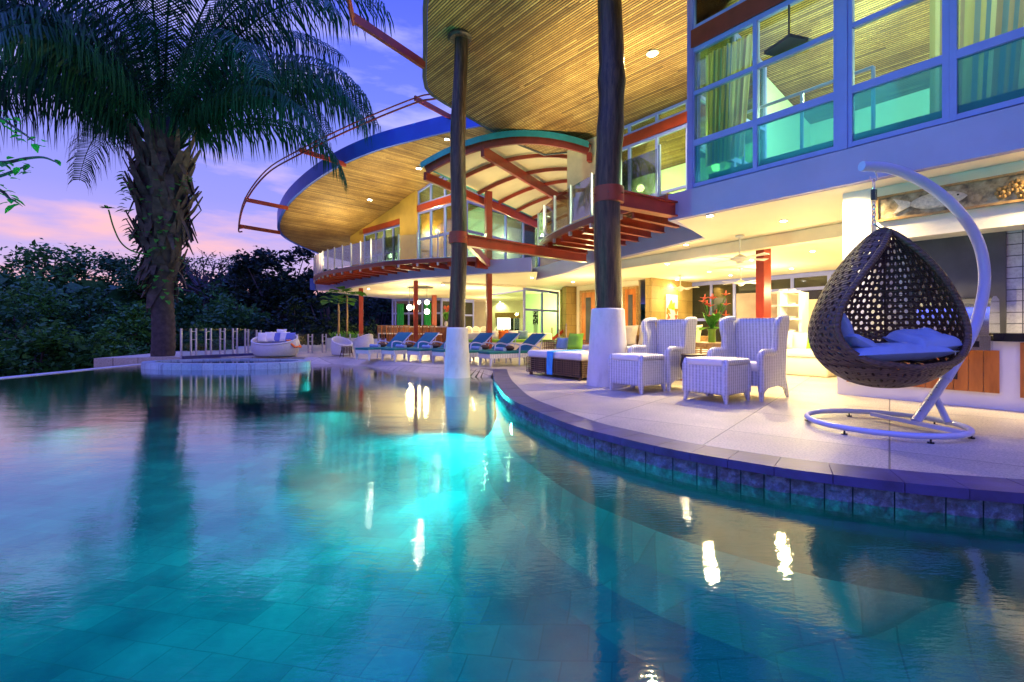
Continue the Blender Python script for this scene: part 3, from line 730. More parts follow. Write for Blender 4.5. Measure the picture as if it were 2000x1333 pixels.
# inside the near upper rooms
b = MB(); b.prism([NT(8.3,-6)[:2],NT(8.3,5.1)[:2],NT(10.8,5.1)[:2],NT(10.8,11)[:2],NT(14,11.4)[:2],NT(14,-6)[:2]], SZ+.004, SZ+.02); part('inner_floor', b, m_orange, house)
wallseg('inner_wall', NT(13.7,11.4), NT(13.7,-6), SZ+.02, r2t, m_mint, .15)
wallseg('inner_wall', NT(10.9,5.4), NT(13.6,5.4), SZ+.02, lambda x,y: roof2(x,y)-.03, m_mint, .12)
b = MB(); 
for q in (0,.5,1): 
    p = NT(9.2, 4.8-q*2.1, 0); b.tube([(p.x,p.y,SZ+.02),(p.x,p.y,SZ+1.55)], .03, 6)
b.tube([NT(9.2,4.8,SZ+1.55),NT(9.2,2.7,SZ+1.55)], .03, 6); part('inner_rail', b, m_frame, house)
lw = MB(); lw.prism([NT(8.32,5.0)[:2],NT(8.5,5.0)[:2],NT(8.5,-5)[:2],NT(8.32,-5)[:2]], SZ+.02, SZ+.26); part('low_sill', lw, m_fabteal, house)
# far upper wing: wall line x + y = 17.85
def FW(px, z=0.0):
    a = (px-1000)/F; Y = 17.85/(1+a); return V(a*Y, Y, z)
r1t = lambda x, y: roof1(x, y) - .02
wallseg('brown_wall', FW(687), FW(712), SZ, r1t, m_mustard, .2)
window(FW(712), FW(786), SZ, 5.95, (0,.33,.55,.78,1), [SZ+.05,4.7,5.9], glass=m_glass, fw=.08)
b = MB(); b.beam(FW(705,6.08), FW(786,6.08), .2, .26); part('red_band', b, m_red, house)
wallseg('gable_wall', FW(712), FW(786), 6.22, r1t, m_mustard, .16)
wallseg('mustard_wall', FW(786), FW(817.5), SZ, r1t, m_mustard, .3)
window(FW(818), FW(905), SZ, 6.25, (0,.30,.62,1), [SZ+.05,5.0,6.2], glass=m_glass, fw=.1)
b = MB(); b.beam(FW(817,6.42), FW(907,6.42), .2, .27); part('red_band', b, m_red, house)
window(FW(818), FW(905), 6.57, r1t, (0,.30,.62,1), [6.6,7.35], glass=m_glass, fw=.08)
K0, K1 = V(-1.95,19.85,0), V(1.35,24.5,0)
window(K0, K1, SZ, 6.25, (0,.02,.25,.5,.75,1), [SZ+.05,5.0,6.2], glass=m_glass, fw=.1)
b = MB(); b.beam(K0+V(0,0,6.42), K1+V(0,0,6.42), .2, .27); part('red_band', b, m_red, house)
window(K0, K1, 6.57, 7.4, (0,.5,1), [6.6], glass=m_glass, fw=.08)
wallseg('back_wall', V(1.2,24.6,0), V(6.5,25.5,0), SZ, 7.6, m_cream, .2)
wallseg('inner_wall', V(-9.2,30.4,0), V(-1.0,23.6,0), SZ, r1t, m_mint, .15)
wallseg('inner_wall', V(-1.2,23.6,0), V(.6,26.0,0), SZ, r1t, m_cream, .15)
wallseg('inner_wall', FW(802)+V(.1,.1,0), FW(802)+V(2.4,2.6,0), SZ, r1t, m_orange, .12)
b = MB(); b.prism([FW(690)[:2],FW(905)[:2],(1.3,24.4),(-.8,27),(-9.2,30.4)], SZ+.004, SZ+.02); part('inner_floor', b, m_cream, house)
# ---------------- arched canopy between the wings
cd = V(.47,.88,0).normalized(); L0, R0 = V(-2.85,16.0,6.22), V(2.35,14.75,6.42)
def arc(f, back, dz=0.0):     # f across 0..1, back metres
    p = L0.lerp(R0, f) + cd*back; return p + V(0,0,.62*(1-(2*f-1)**2) + dz)
cn = MB(); cn.grid(lambda u, v: arc(u, v*9.5, .10), 14, 8); canopy = part('canopy', cn, m_sail, house, smooth=True)
cn = MB(); 
for v in (0,):
    cn.grid(lambda u, v: arc(u*1.04-.03, -.18+v*9.8, .20+.0*v), 14, 6)
part('teal_cover', cn, m_teal, canopy, smooth=True)
for k in range(7):
    cn = MB(); hh = .30 if k == 0 else .13
    for i in range(14): cn.beam(arc(i/14, k*1.62, -.0), arc((i+1)/14, k*1.62, -.0), .10 if k == 0 else .07, hh)
    part('canopy_rib', cn, m_dkred if k == 0 else m_red, canopy)
for f, hh in ((0,.26),(.37,.34),(1,.26)):
    cn = MB(); cn.beam(arc(f,-.05,-.22), arc(f,9.6,-.22), .12, hh); part('canopy_beam', cn, m_red, canopy)
cn = MB(); cn.grid(lambda u, v: arc(u*1.02-.01, -.20, .02+v*.2), 14, 1)
part('teal_edge', cn, m_teal, canopy)

# ---------------- ground floor rear walls
fw_ = lambda a, b, z0, z1, mat, nm='inner_wall', th=.15: wallseg(nm, V(*a,0), V(*b,0), z0, z1, mat, th)
m_dkstone = M_tiles('yellow_stone', (.50,.36,.12), (.40,.26,.07), (.24,.16,.05), 1, bw=1.1, bh=.55, rough=.6, rx=PI/2)
fw_((5.7,20.2),(8.25,22.4),0,CZ-.01,m_dkstone,'stone_wall',.3)
b = MB(); b.box((2.95,24.6,1.53),(.62,.5,3.04), rz=.3); part('stone_pillar', b, m_dkstone, house)
fw_((3.3,24.3),(5.6,21.2),0,CZ-.01,m_cream)
def door(p, q, z1, lab=None):
    p, q = V(*p,0), V(*q,0); d = MB()
    d.beam(p+V(0,0,z1/2), q+V(0,0,z1/2), .08, z1); D = part('door', d, m_orange, house)
    f_ = MB(); nrm = V((q-p).y,-(q-p).x,0).normalized()
    for e_ in (p,q): f_.beam(e_+nrm*.05, e_+nrm*.05+V(0,0,z1+.06), .1,.1)
    f_.beam(p+nrm*.05+V(0,0,z1), q+nrm*.05+V(0,0,z1), .1,.1); part('door_frame', f_, m_rattan, D)
    g_ = MB(); c_ = (p+q)/2+nrm*.05; g_.beam(c_-(q-p)*.16+V(0,0,z1*.5), c_+(q-p)*.16+V(0,0,z1*.5), .02, z1*.78); part('door_pane', g_, m_slate, D)
door((3.42,23.85),(4.05,23.0),2.75); door((4.15,22.85),(4.4,22.5),2.75); door((5.05,21.7),(5.5,21.1),2.75)
# window wall to the right of the stone wall: night glass in white frames
for (a, b_, n_, zz) in (((8.25,22.35),(10.1,19.7),3,[.05,1.35,2.95]), ((10.1,19.7),(13.6,14.2),5,[.05,1.35,2.45,2.95])):
    window(V(*a,0), V(*b_,0), 0, CZ-.02, tuple(i/n_ for i in range(n_+1)), zz, glass=m_night, fw=.12)
fw_((13.6,14.2),(16.5,9.6),0,CZ-.01,m_cream); fw_((16.5,9.6),NT(9.4,-7)[:2],0,CZ-.01,m_cream)
# glazed stair hall
window(V(.61,24.1,0), V(2.55,26.9,0), 0, CZ-.1, (0,.5,1), [.05,1.9,2.9], glass=m_hallglass, fw=.1)
window(V(-1.3,27.6,0), V(.61,24.1,0), 0, CZ-.12, (1,), [.05,2.85], glass=m_hallglass, fw=.08)
fw_((.8,30.5),(4.6,28.6),0,CZ-.01,m_mint)
fw_((2.7,26.6),(4.6,28.6),0,CZ-.01,m_dkstone)
b = MB()
for k in range(9): b.box((3.2+.14*k,25.0+.28*k+.6,.17*(k+1)),(1.2,.30,.05), rz=-.45)
st = part('stair', b, m_barwood, house)
b = MB(); b.beam(W(1078,664,24.2), W(1135,618,25.6), .08, .14); b.tube([W(1078,690,24.2), W(1078,640,24.2)], .03, 6); part('stair_rail', b, m_red, st)
b = MB(); 
for px_ in (1078,1092,1106): b.tube([W(px_,680,24.3), W(px_,655-(px_-1078)*.8,24.3)], .035, 6)
part('stair_post', b, m_steel, st)
# far rear wall and left window wall
fw_((-9.0,42),(1.0,38),0,CZ-.01,m_cream); fw_((1.0,38),(1.2,30.4),0,CZ-.01,m_cream)
window(V(-8.6,34.9,0), V(-4.9,33.6,0), 0, CZ-.03, (0,.06,.34,.62,.7,1), [.05,2.0,2.95], glass=m_night, fw=.13)
window(V(-4.9,33.6,0), V(-2.9,36,0), 0, CZ-.03, (0,.35,.7,1), [.05,1.9,2.9], glass=m_night, fw=.13)
for f0 in (.10,.66):
    b = MB(); a0 = V(-8.6,34.8,0).lerp(V(-4.9,33.5,0), f0); a1 = V(-8.6,34.8,0).lerp(V(-4.9,33.5,0), f0+.14)
    b.grid(lambda u, v: tuple(a0.lerp(a1,u)+V(0,.05*math.sin(u*20)-.06,.1+v*2.6)), 16, 2); part('green_curtain', b, M_plain('emerald_curtain', (.02,.35,.10), .8), house, smooth=True)
# ---------------- outdoor kitchen wall, part of the house
K = lambda n, t, z=0: NT(n, t, z)
def kbox(n0, n1, t0, t1, z0, z1):
    m = MB(); m.prism([K(n0,t0)[:2],K(n1,t0)[:2],K(n1,t1)[:2],K(n0,t1)[:2]], z0, z1); return m
part('kitchen_pier', kbox(8.6,9.25,2.55,2.92,0,CZ-.008), m_white, house)
m_lint = M_plain('stippled_lintel', (.76,.70,.56), .8, var=.05, bump=.8, bscale=45)
part('kitchen_lintel', kbox(8.66,9.25,-5,2.548,2.28,CZ-.009), m_lint, house)
m_sqt = M_tiles('grey_wall_tile', (.46,.47,.50), (.52,.53,.56), (.10,.10,.12), 1, bw=.17, bh=.15, offset=0, rough=.25, msize=.006)
def tilewall(n, ta, tb, z0, z1, nm):
    root = bpy.data.objects.new(nm, None)
    m = MB(); m.box(((tb-ta)/2,0,(z1-z0)/2),(tb-ta,.1,z1-z0)); 
    o = part(nm, m, m_sqt, house, local=True)
    o.matrix_parent_inverse = Matrix.Identity(4)
    p = K(n, tb) - Vector(house.location); o.location = (p.x, p.y, z0); o.rotation_euler = (0,0,ROT_H); return o
# the brick pattern lies in local x / z
m_sqt = M_tiles('grey_wall_tile', (.50,.50,.54), (.56,.56,.60), (.09,.09,.11), 1, bw=.17, bh=.15, offset=0, rough=.25, msize=.007, rx=-PI/2)
tilewall(9.2, -4, 1.22, .9, 2.28, 'tiled_wall'); tilewall(9.2, 2.2, 2.56, .9, 2.28, 'tiled_wall')
part('hearth_panel', kbox(9.1,9.3,1.2,2.22,.9,2.285), m_slate, house)
# ================================================================== outdoor kitchen counter and grill
kc = thing('kitchen_counter', 'long built-in outdoor kitchen counter with orange wood doors and black stone top', 'counter', K(8.6,1.2))
part('counter_body', kbox(8.27,9.05,-4.5,2.88,0.0,.83), m_white, kc)
part('counter_top', kbox(8.20,9.1,-4.5,1.19,.832,.93), m_black, kc)
part('counter_top', kbox(8.22,9.1,1.95,2.9,.832,.93), m_black, kc)
def cdoor(ta, tb, z0, z1, np_):
    D = None; m = MB()
    for i in range(np_):
        a = ta+(tb-ta)*i/np_; b = ta+(tb-ta)*(i+1)/np_
        m.prism([K(8.235,a+.003)[:2],K(8.262,a+.003)[:2],K(8.262,b-.003)[:2],K(8.235,b-.003)[:2]], z0, z1)
    return part('door', m, m_orange, kc)
cdoor(2.35,2.75,.20,.70,3)
d2 = cdoor(1.14,2.26,.20,.72,8)
part('door_vent', kbox(8.222,8.234,1.52,1.68,.34,.56), m_black, d2)
cdoor(.32,.97,.17,.82,4); cdoor(-.5,.22,.17,.82,4); cdoor(-1.4,-.6,.17,.82,4)
gr = thing('gas_grill', 'stainless steel barbecue grill with a rounded hood set into the kitchen counter', 'grill', K(8.6,1.55,.8))
g = MB(); prof = [(8.16,.90),(8.16,1.08),(8.20,1.22),(8.28,1.33),(8.40,1.39),(8.60,1.40),(8.80,1.36),(8.85,.90)]
vs = [tuple(K(n_,t_,z_)) for t_ in (1.22,1.92) for (n_,z_) in prof]; n_p = len(prof)
g.add(vs, [(i,(i+1)%n_p,(i+1)%n_p+n_p,i+n_p) for i in range(n_p)]+[tuple(range(n_p))[::-1],tuple(range(n_p,2*n_p))])
part('hood', g, m_steel, gr, smooth=True, angle=40)
part('control_panel', kbox(8.12,8.6,1.20,1.94,.72,.895), m_steel, gr)
part('tray_slot', kbox(8.112,8.119,1.30,1.84,.76,.83), m_black, gr)
g = MB(); g.tube([K(8.08,1.3,1.04),K(8.08,1.84,1.04)], .016, 10); g.tube([K(8.08,1.34,1.04),K(8.17,1.34,1.04)], .01, 8); g.tube([K(8.08,1.8,1.04),K(8.17,1.8,1.04)], .01, 8)
part('handle', g, m_steel, gr, smooth=True)
for tt in (1.32,1.48,1.64,1.80):
    g = MB(); g.tube([K(8.125,tt,.865),K(8.09,tt,.865)], .02, 12); part('knob', g, m_steel, gr)
# carved fish panel above the kitchen, leaning on the lintel wall
fp = thing('wall_carving', 'long carved wooden relief of fish and flowers hung above the outdoor kitchen', 'carving', K(8.6,1.0,2.75))
def M_carve():
    t = NTree('carved_relief'); vec = t.coords(); f = t.noise(vec, 9, 4); c = t.ramp(f, [(.35, (.10,.07,.04)), (.5, (.30,.22,.12)), (.7, (.48,.40,.26))])
    t.link(c, t.b.inputs['Base Color']); t.b.inputs['Roughness'].default_value = .6; t.bump(f, .8, .03); return t.m
part('backing', kbox(8.61,8.655,-3.2,2.46,2.58,2.90), M_carve(), fp)
m = MB(); 
for (a, b) in ((2.555,2.585),(2.895,2.925)): m.prism([K(8.585,-3.2)[:2],K(8.65,-3.2)[:2],K(8.65,2.48)[:2],K(8.585,2.48)[:2]], a, b)
m.prism([K(8.585,2.46)[:2],K(8.65,2.46)[:2],K(8.65,2.49)[:2],K(8.585,2.49)[:2]], 2.59, 2.89)
part('panel_frame', m, m_rattan, fp)
m_fish = M_plain('carved_fish_grey', (.58,.52,.42), .6, var=.25, nscale=30, bump=.6, bscale=60)
def fish(tc_, L, hh, sgn_=1, z=2.74):
    f = MB(); 
    def body(u, v):
        x = u*2-1; r = (1-abs(x)**2.2)**.8 if abs(x) < 1 else 0
        if x > .2: r = max(r, .26+.0*x)
        a = (v-.5)*PI
        return K(8.61-.05*math.cos(a)*r, tc_ + sgn_*x*L/2, z + math.sin(a)*hh/2*r)
    f.grid(body, 24, 8)
    B = part('fish', f, m_fish, fp, smooth=True)
    tl = MB(); e = tc_+sgn_*L/2
    tl.add([K(8.575,e-sgn_*.03,z+.03),K(8.575,e-sgn_*.03,z-.03),K(8.575,e+sgn_*.17,z-hh*.52),K(8.575,e+sgn_*.10,z),K(8.575,e+sgn_*.17,z+hh*.52),
            K(8.60,e-sgn_*.03,z+.03),K(8.60,e-sgn_*.03,z-.03),K(8.60,e+sgn_*.17,z-hh*.52),K(8.60,e+sgn_*.10,z),K(8.60,e+sgn_*.17,z+hh*.52)],
           [(0,1,2,3,4),(9,8,7,6,5),(0,5,6,1),(1,6,7,2),(2,7,8,3),(3,8,9,4),(4,9,5,0)])
    part('tail_fin', tl, m_fish, B)
    ey = MB(); ey.ball(K(8.565,tc_-sgn_*L*.36,z+.02), .012, 8, 6); part('eye', ey, m_black, B)
fish(1.80,.62,.22); fish(.42,.66,.24,-1); fish(-.8,.6,.22)
for (t_, z_) in ((1.16,2.70),(1.05,2.76),(.98,2.67),(-.3,2.72)):
    f = MB()
    for k in range(7):
        a = k*2*PI/7; f.ball(K(8.59,t_+.055*math.cos(a),z_+.055*math.sin(a)), (.02,.028,.028), 8, 6)
    f.ball(K(8.58,t_,z_), .03, 8, 6); part('carved_flower', f, m_rattan, fp, smooth=True)

# ================================================================== hanging egg chair
sw0 = V(3.68,4.80,0)
st = thing('swing_chair_stand', 'white steel stand with round base ring and curved arm holding the egg chair', 'stand', sw0)
m_pale = M_plain('sky_tinted_enamel', (.42,.48,.72), .28, var=.06, bump=.03)  # white enamel, blue tint painted in for the sky light
t = MB(); t.tube([sw0+V(.64*math.cos(a),.64*math.sin(a),.062) for a in [2*PI*k/64 for k in range(64)]], .026, 12, closed=True)
part('base_ring', t, m_pale, st, smooth=True)
def ringp(px, py): return G(px, py, .062)
ca, cbp = ringp(1703,809), ringp(1884,846)
t = MB(); t.beam(ca, cbp, .05, .035); part('cross_bar', t, m_pale, st)
foot = ca.lerp(cbp, .52); foot = V(foot.x, foot.y, .07)
legtop = W(1846,742,4.92); k1 = W(1897,655,5.02); 
arm = [legtop, k1, W(1917,590,5.06), W(1923,540,5.06), W(1916,490,5.05), W(1896,445,5.02), W(1862,402,4.98), W(1818,366,4.94), W(1772,341,4.90), W(1730,328,4.87), W(1683,325,4.84)]
arm = catmull(arm, 6)
t = MB(); t.tube([foot, legtop+ (legtop-foot)*.02], .043, 14); part('leg_sleeve', t, m_pale, st, smooth=True)
nA = len(arm); t = MB(); t.tube(arm, [.050 if i < nA-4 else .048 for i in range(nA)], 16); part('curved_arm', t, m_pale, st, smooth=True)
t = MB(); bf = ringp(1852,829); t.tube([W(1827,776,4.88), V(bf.x,bf.y,.07)], .030, 12); part('brace', t, m_pale, st, smooth=True)
for a in (.2,1.4,2.5,3.6,4.6,5.5):
    t = MB(); p = sw0+V(.64*math.cos(a),.64*math.sin(a),0); t.lathe([(.026,0),(.026,.012),(.008,.014),(.008,.04)], (p.x,p.y,.0), 10); part('levelling_foot', t, m_black, st)
for f in (.25,.5,.62,.8):
    t = MB(); p = foot.lerp(legtop, f); t.tube([p+V(-.052,-.02,0), p+V(-.035,-.02,0)], .013, 8); part('bolt', t, m_black, st)
# egg
egg = thing('egg_chair', 'dark brown woven egg shaped hanging chair with a teardrop opening', 'hanging chair', (3.72,4.84,0.40))
EH, ER = 1.60, .665
def prof_r(t):      # radius along height fraction t
    if t < .36: s = t/.36; return ER*math.sqrt(max(0, 1-(1-s)**2.25))
    s = (t-.36)/.64; return ER*max(.0, (1-s**1.6))**.72*(1-.10*s) + .0
def phi_o(t):       # half angle of the opening
    if t < .145 or t > .965: return 0.0
    s = (t-.145)/.82
    return 1.12*(math.sin(PI*s**.62))**.52
EO = Vector(egg.location); EA = math.atan2(-.62,.78)-PI/2+math.radians(100)   # opening direction set below
odir = math.radians(-93)                            # looks out toward the pool and the camera
def eggp(t, ph, k=1.0):
    r = prof_r(t)*k; a = odir + ph
    # a little flattened front to back, top leaning
    x = r*math.cos(ph)*.84; y = r*math.sin(ph)
    X = x*math.cos(odir) - y*math.sin(odir); Y = x*math.sin(odir) + y*math.cos(odir)
    return V(EO.x + X, EO.y + Y, EO.z + EH*t)
sh = MB(); NTz, NV = 26, 50
inner_t = [(.5+.30*math.cos(PI/4*k+PI/8*0), .5+.30*math.sin(PI/4*k)) for k in range(8)]
outer_t = [(1,.5),(1,1),(.5,1),(0,1),(0,.5),(0,0),(.5,0),(1,0)]
for j in range(NTz):
    for i in range(NV):
        sh_ = .5*(j%2)
        def mp_(u, v):
            t_ = .006 + (j+v)/NTz*.992; vv = (i+u+sh_*0)/NV; po = phi_o(t_)
            ph = po + (2*PI-2*po)*vv
            return eggp(t_, ph)
        # the hole grows where the net is stretched
        tm = (j+.5)/NTz
        hole = (.37 if tm > .18 else .27)
        if (i+j) % 2: hole *= .42
        o = len(sh.v); q = [mp_(a,b) for a,b in outer_t] + [mp_(.5+(a-.5)*hole/.30, .5+(b-.5)*hole/.30) for a,b in inner_t]
        sh.add(q, [(k, (k+1)%8, 8+(k+1)%8, 8+k) for k in range(8)])
so = part('woven_shell', sh, m_wickd, egg, smooth=False)
md = so.modifiers.new('thickness', 'SOLIDIFY'); md.thickness = .012; md.offset = 0
rim = [eggp(t_, phi_o(t_), 1.0) for t_ in [.145+.82*k/40 for k in range(41)]] + [eggp(t_, -phi_o(t_), 1.0) for t_ in [.965-.82*k/40 for k in range(1,40)]]
t = MB(); t.tube(rim, .030, 10, closed=True); part('rim', t, m_wickd, egg, smooth=True)
t = MB(); 
for ph in (PI-.55,PI+.55,PI*.5+.25,PI*1.5-.25): t.tube([eggp(q/30, ph, .985) for q in range(2,30)], .011, 6)
t.tube([eggp(.62, phi_o(.62)+(2*PI-2*phi_o(.62))*k/30, .985) for k in range(31)], .013, 6)
part('inner_frame', t, m_wickd, egg, smooth=True)
cu = MB(); sc_ = V(EO.x,EO.y,0); 
od = V(math.cos(odir), math.sin(odir), 0); os_ = V(-od.y, od.x, 0)
def cush(name, c, d, tilt, label, rz):
    m = MB(); m.cushion(c, d, rz, tilt, n=12); return solo(name, m, m_fabblue, label, 'cushion', smooth=True, angle=80)
ra = math.atan2(os_.y, os_.x)
cush('seat_cushion', EO+od*.02-os_*.03+V(0,0,.36), (.90,.72,.17), Matrix.Rotation(-.05,4,'Y'), 'flat pale blue seat cushion lying in the bottom of the egg chair', ra)
cush('throw_pillow', EO+od*.10+os_*.30+V(0,0,.47), (.46,.44,.17), Matrix.Rotation(.28,4,'X')@Matrix.Rotation(-.12,4,'Y'), 'puffy pale blue pillow on the right side of the egg chair seat', ra+.2)
cush('throw_pillow', EO-od*.05-os_*.42+V(0,0,.58), (.38,.42,.14), Matrix.Rotation(1.15,4,'Y'), 'dark blue pillow standing against the left inside wall of the egg chair', ra)
cush('throw_pillow', EO+od*.10-os_*.30+V(0,0,.43), (.36,.36,.12), Matrix.Rotation(.5,4,'Y'), 'small pale blue pillow slumped at the left front edge of the egg chair seat', ra)
# chain
top = arm[-4]; etop = eggp(.985, 0)
ch = thing('hanging_chain', 'grey steel hook, spring and chain between the curved arm and the egg chair', 'chain', (top.x,top.y,2.0))
zt, zb = top.z-.03, etop.z+.0; cx, cy = EO.x*.5+top.x*.5, EO.y*.5+top.y*.5
cx, cy = top.x, top.y
hk = MB(); hk.tube([(cx+.0,cy,zt+.03),(cx+.02,cy,zt-.03),(cx+.035,cy,zt-.07),(cx+.02,cy,zt-.11),(cx-.01,cy,zt-.12),(cx-.035,cy,zt-.10),(cx-.035,cy,zt-.07)], .007, 8); part('hook', hk, m_steel, ch, smooth=True)
sp_ = MB(); sp_.tube([(cx+.025*math.cos(q*.7),cy+.025*math.sin(q*.7),zt-.20-.0012*q) for q in range(90)], .0035, 6); part('spring', sp_, m_slate, ch, smooth=True)
lk = MB()
def linkat(z, a, ln=.05):
    lk.tube([(cx+.013*math.cos(a)*math.cos(q),cy+.013*math.sin(a)*math.cos(q),z+ln*.5*math.sin(q)) for q in [2*PI*k/12 for k in range(12)]], .0045, 6, closed=True)
linkat(zt-.15,.3,.11); z_ = zt-.34; k = 0
while z_ > etop.z+.06: linkat(z_, (k%2)*PI/2+.3); z_ -= .038; k += 1
part('chain_link', lk, m_steel, ch, smooth=True)
lk = MB(); lk.tube([(cx,cy,z_+.02), tuple(etop+V(.04,.05,-.02))], .004, 6); lk.tube([(cx,cy,z_+.02), tuple(etop+V(-.05,-.03,-.04))], .004, 6); part('sling', lk, m_slate, ch)

# ================================================================== wing chairs and ottomans (local: front looks to -y)
def wing_chair(n, t, label):
    r = thing('wing_chair', label, 'armchair', NT(n,t,0), ROT_H, 'white wicker wing chairs')
    # side panel with arm and wing, extruded
    prof = [(-.36,.10),(-.30,.13),(-.22,.17),(.10,.19),(.30,.14),(.385,.02),(.40,.02),(.385,.09),(.30,.30),(.30,.45),(.30,.62),(.30,1.11),(.26,1.13),(.13,1.12),(.04,1.10),(.00,1.05),(.00,.92),(.02,.80),(.0,.70),(-.06,.65),(-.30,.66),(-.38,.63),(-.40,.55),(-.37,.40)]
    for s in (-1, 1):
        m = MB(); n_ = len(prof); x0, x1 = s*.335, s*.385
        flare = lambda z, y: (s*.05*max(0,(z-.66)/.45)) 
        vs = [(x0+flare(z,y),y,z) for y,z in prof] + [(x1+flare(z,y),y,z) for y,z in prof]
        m.add(vs, [(i,(i+1)%n_,n_+(i+1)%n_,n_+i) for i in range(n_)] + [tuple(range(n_))[::-1], tuple(range(n_,2*n_))])
        part('side_panel', m, m_wickw, r, local=True)
        a = MB(); pts = [(s*.365,-.365,.14),(s*.365,-.375,.40),(s*.365,-.40,.56),(s*.365,-.37,.64),(s*.365,-.25,.665),(s*.365,-.06,.655),(s*.37,.0,.71),(s*.375,.015,.85),(s*.395,-.005,1.0),(s*.405,.02,1.08),(s*.40,.12,1.125),(s*.39,.30,1.13)]
        a.tube(catmull(pts,3), .047, 10); part('rolled_arm', a, m_wickw, r, True, local=True)
        l = MB(); l.tube([(s*.35,-.34,.17),(s*.36,-.36,.0)], [.045,.025], 8); l.tube([(s*.35,.32,.2),(s*.365,.40,.0)], [.045,.022], 8); part('leg', l, m_wickw, r, local=True)
    m = MB(); m.grid(lambda u, v: ((u-.5)*.74, .26+.06*math.sin(PI*u)+.05*v, .38+.76*v), 10, 8); o = part('backrest', m, m_wickw, r, True, local=True)
    md = o.modifiers.new('th','SOLIDIFY'); md.thickness = .05
    m = MB(); m.box((0,-.03,.30),(.68,.62,.20)); part('seat_base', m, m_wickw, r, local=True)
    m = MB(); m.box((0,-.05,.455),(.63,.60,.12), bev=.05); part('seat_cushion', m, m_fabw, r, True, local=True)
    return r
wing_chair(6.95,3.55,'white wicker wing chair nearest the egg chair, before the shelf unit')
wing_chair(6.85,4.93,'white wicker wing chair beside the thick white column base')
def ottoman(n, t, label):
    r = thing('ottoman', label, 'footstool', NT(n,t,0), ROT_H, 'white wicker ottomans')
    m = MB(); m.box((0,0,.31),(.62,.60,.40), bev=.03); part('wicker_body', m, m_wickw, r, local=True)
    for s in (-1,1):
        m = MB(); m.tube([(s*.295,-.29,.12),(s*.295,-.29,.50),(s*.295,-.27,.545),(s*.295,.27,.545),(s*.295,.29,.50),(s*.295,.29,.12)], .038, 8); part('edge_roll', m, m_wickw, r, True, local=True)
        for q in (-1,1):
            l = MB(); l.tube([(s*.28,q*.27,.13),(s*.30,q*.285,0)], [.045,.022], 8); part('leg', l, m_wickw, r, True, local=True)
    m = MB(); m.box((0,-.0,.535),(.52,.63,.09), bev=.04); part('cushion', m, m_fabw, r, True, local=True)
    return r
ottoman(6.27,3.65,'white wicker ottoman in front of the wing chair by the egg chair')
ottoman(6.17,4.92,'white wicker ottoman in front of the wing chair next to the white column')
# dark wicker side table between them
dt = thing('side_table', 'small dark brown wicker drum table between the two wing chairs', 'side table', NT(6.75,4.27,0))
p = NT(6.75,4.27,0); m = MB(); m.lathe([(.14,.22),(.20,.30),(.23,.42),(.21,.55),(.22,.585),(.0,.59)], (p.x,p.y,0), 20); part('wicker_drum', m, m_wickd, dt, smooth=True)
for a in (0.4,2.0,3.6,5.2):
    m = MB(); m.tube([(p.x+.14*math.cos(a),p.y+.14*math.sin(a),.25),(p.x+.23*math.cos(a),p.y+.23*math.sin(a),0)], .017, 8); part('leg', m, m_wickd, dt)

# ================================================================== loungers
def make_lounger():
    r = thing('sun_lounger', 'x', 'sun lounger', (0,0,0), 0, 'teal sun loungers in a row')
    for s in (-1,1):
        m = MB(); m.box((.78,s*.30,.27),(1.55,.035,.11)); part('side_rail', m, m_wickw, r, local=True)
    m = MB(); m.box((.02,0,.27),(.04,.62,.12)); part('end_panel', m, m_wickw, r, local=True)
    for x in (.06,1.42):
        for s in (-1,1):
            m = MB(); m.tube([(x+.0,s*.29,.22),(x-.03 if x < 1 else x+.03,s*.30,0)], [.05,.02], 8); part('leg', m, m_wickw, r, True, local=True)
    m = MB(); m.box((.60,0,.355),(1.24,.60,.065), bev=.025); part('seat_pad', m, m_fabteal2, r, True, local=True)
    m = MB(); ang = math.radians(40); L = .72
    cx_, cz_ = 1.16+L/2*math.cos(ang), .36+L/2*math.sin(ang); m.box((0,0,0),(L,.60,.06), bev=.025)
    m.xf(Matrix.Translation((cx_,0,cz_)) @ Matrix.Rotation(-ang,4,'Y')); part('back_pad', m, m_fabteal, r, True, local=True)
    for s in (-1,1):
        m = MB(); m.tube([(1.13,s*.31,.33),(1.74,s*.31,.83)], .018, 8); part('back_frame', m, m_pale, r, True, local=True)
        m = MB(); m.tube(catmull([(.86,s*.34,.02),(.87,s*.34,.46),(.93,s*.34,.55),(1.10,s*.34,.56),(1.35,s*.34,.50),(1.50,s*.34,.44)],4), .020, 8); part('armrest', m, m_pale, r, True, local=True)
        m = MB(); m.tube([(1.62,s*.28,.66),(1.50,s*.28,.26)], .012, 6); part('back_strut', m, m_pale, r, local=True)
    m = MB(); m.tube([(.50,-.2,.43),(.50,.22,.43)], .052, 12); t_ = part('rolled_towel', m, m_fabblue, r, True, local=True)
    return r
lord = ['furthest left of the loungers, beside the round wicker chair', 'second from the left in the row of loungers', 'third from the left, in front of the bar stools', 'fourth from the left, just left of the white column base',
        'fifth, mostly behind the white column base', 'nearest lounger, beside the square wicker daybed']
L0_ = make_lounger(); foots = [(701,706),(752,707.5),(803,709.5),(852,712),(898,714.5),(944,718)]
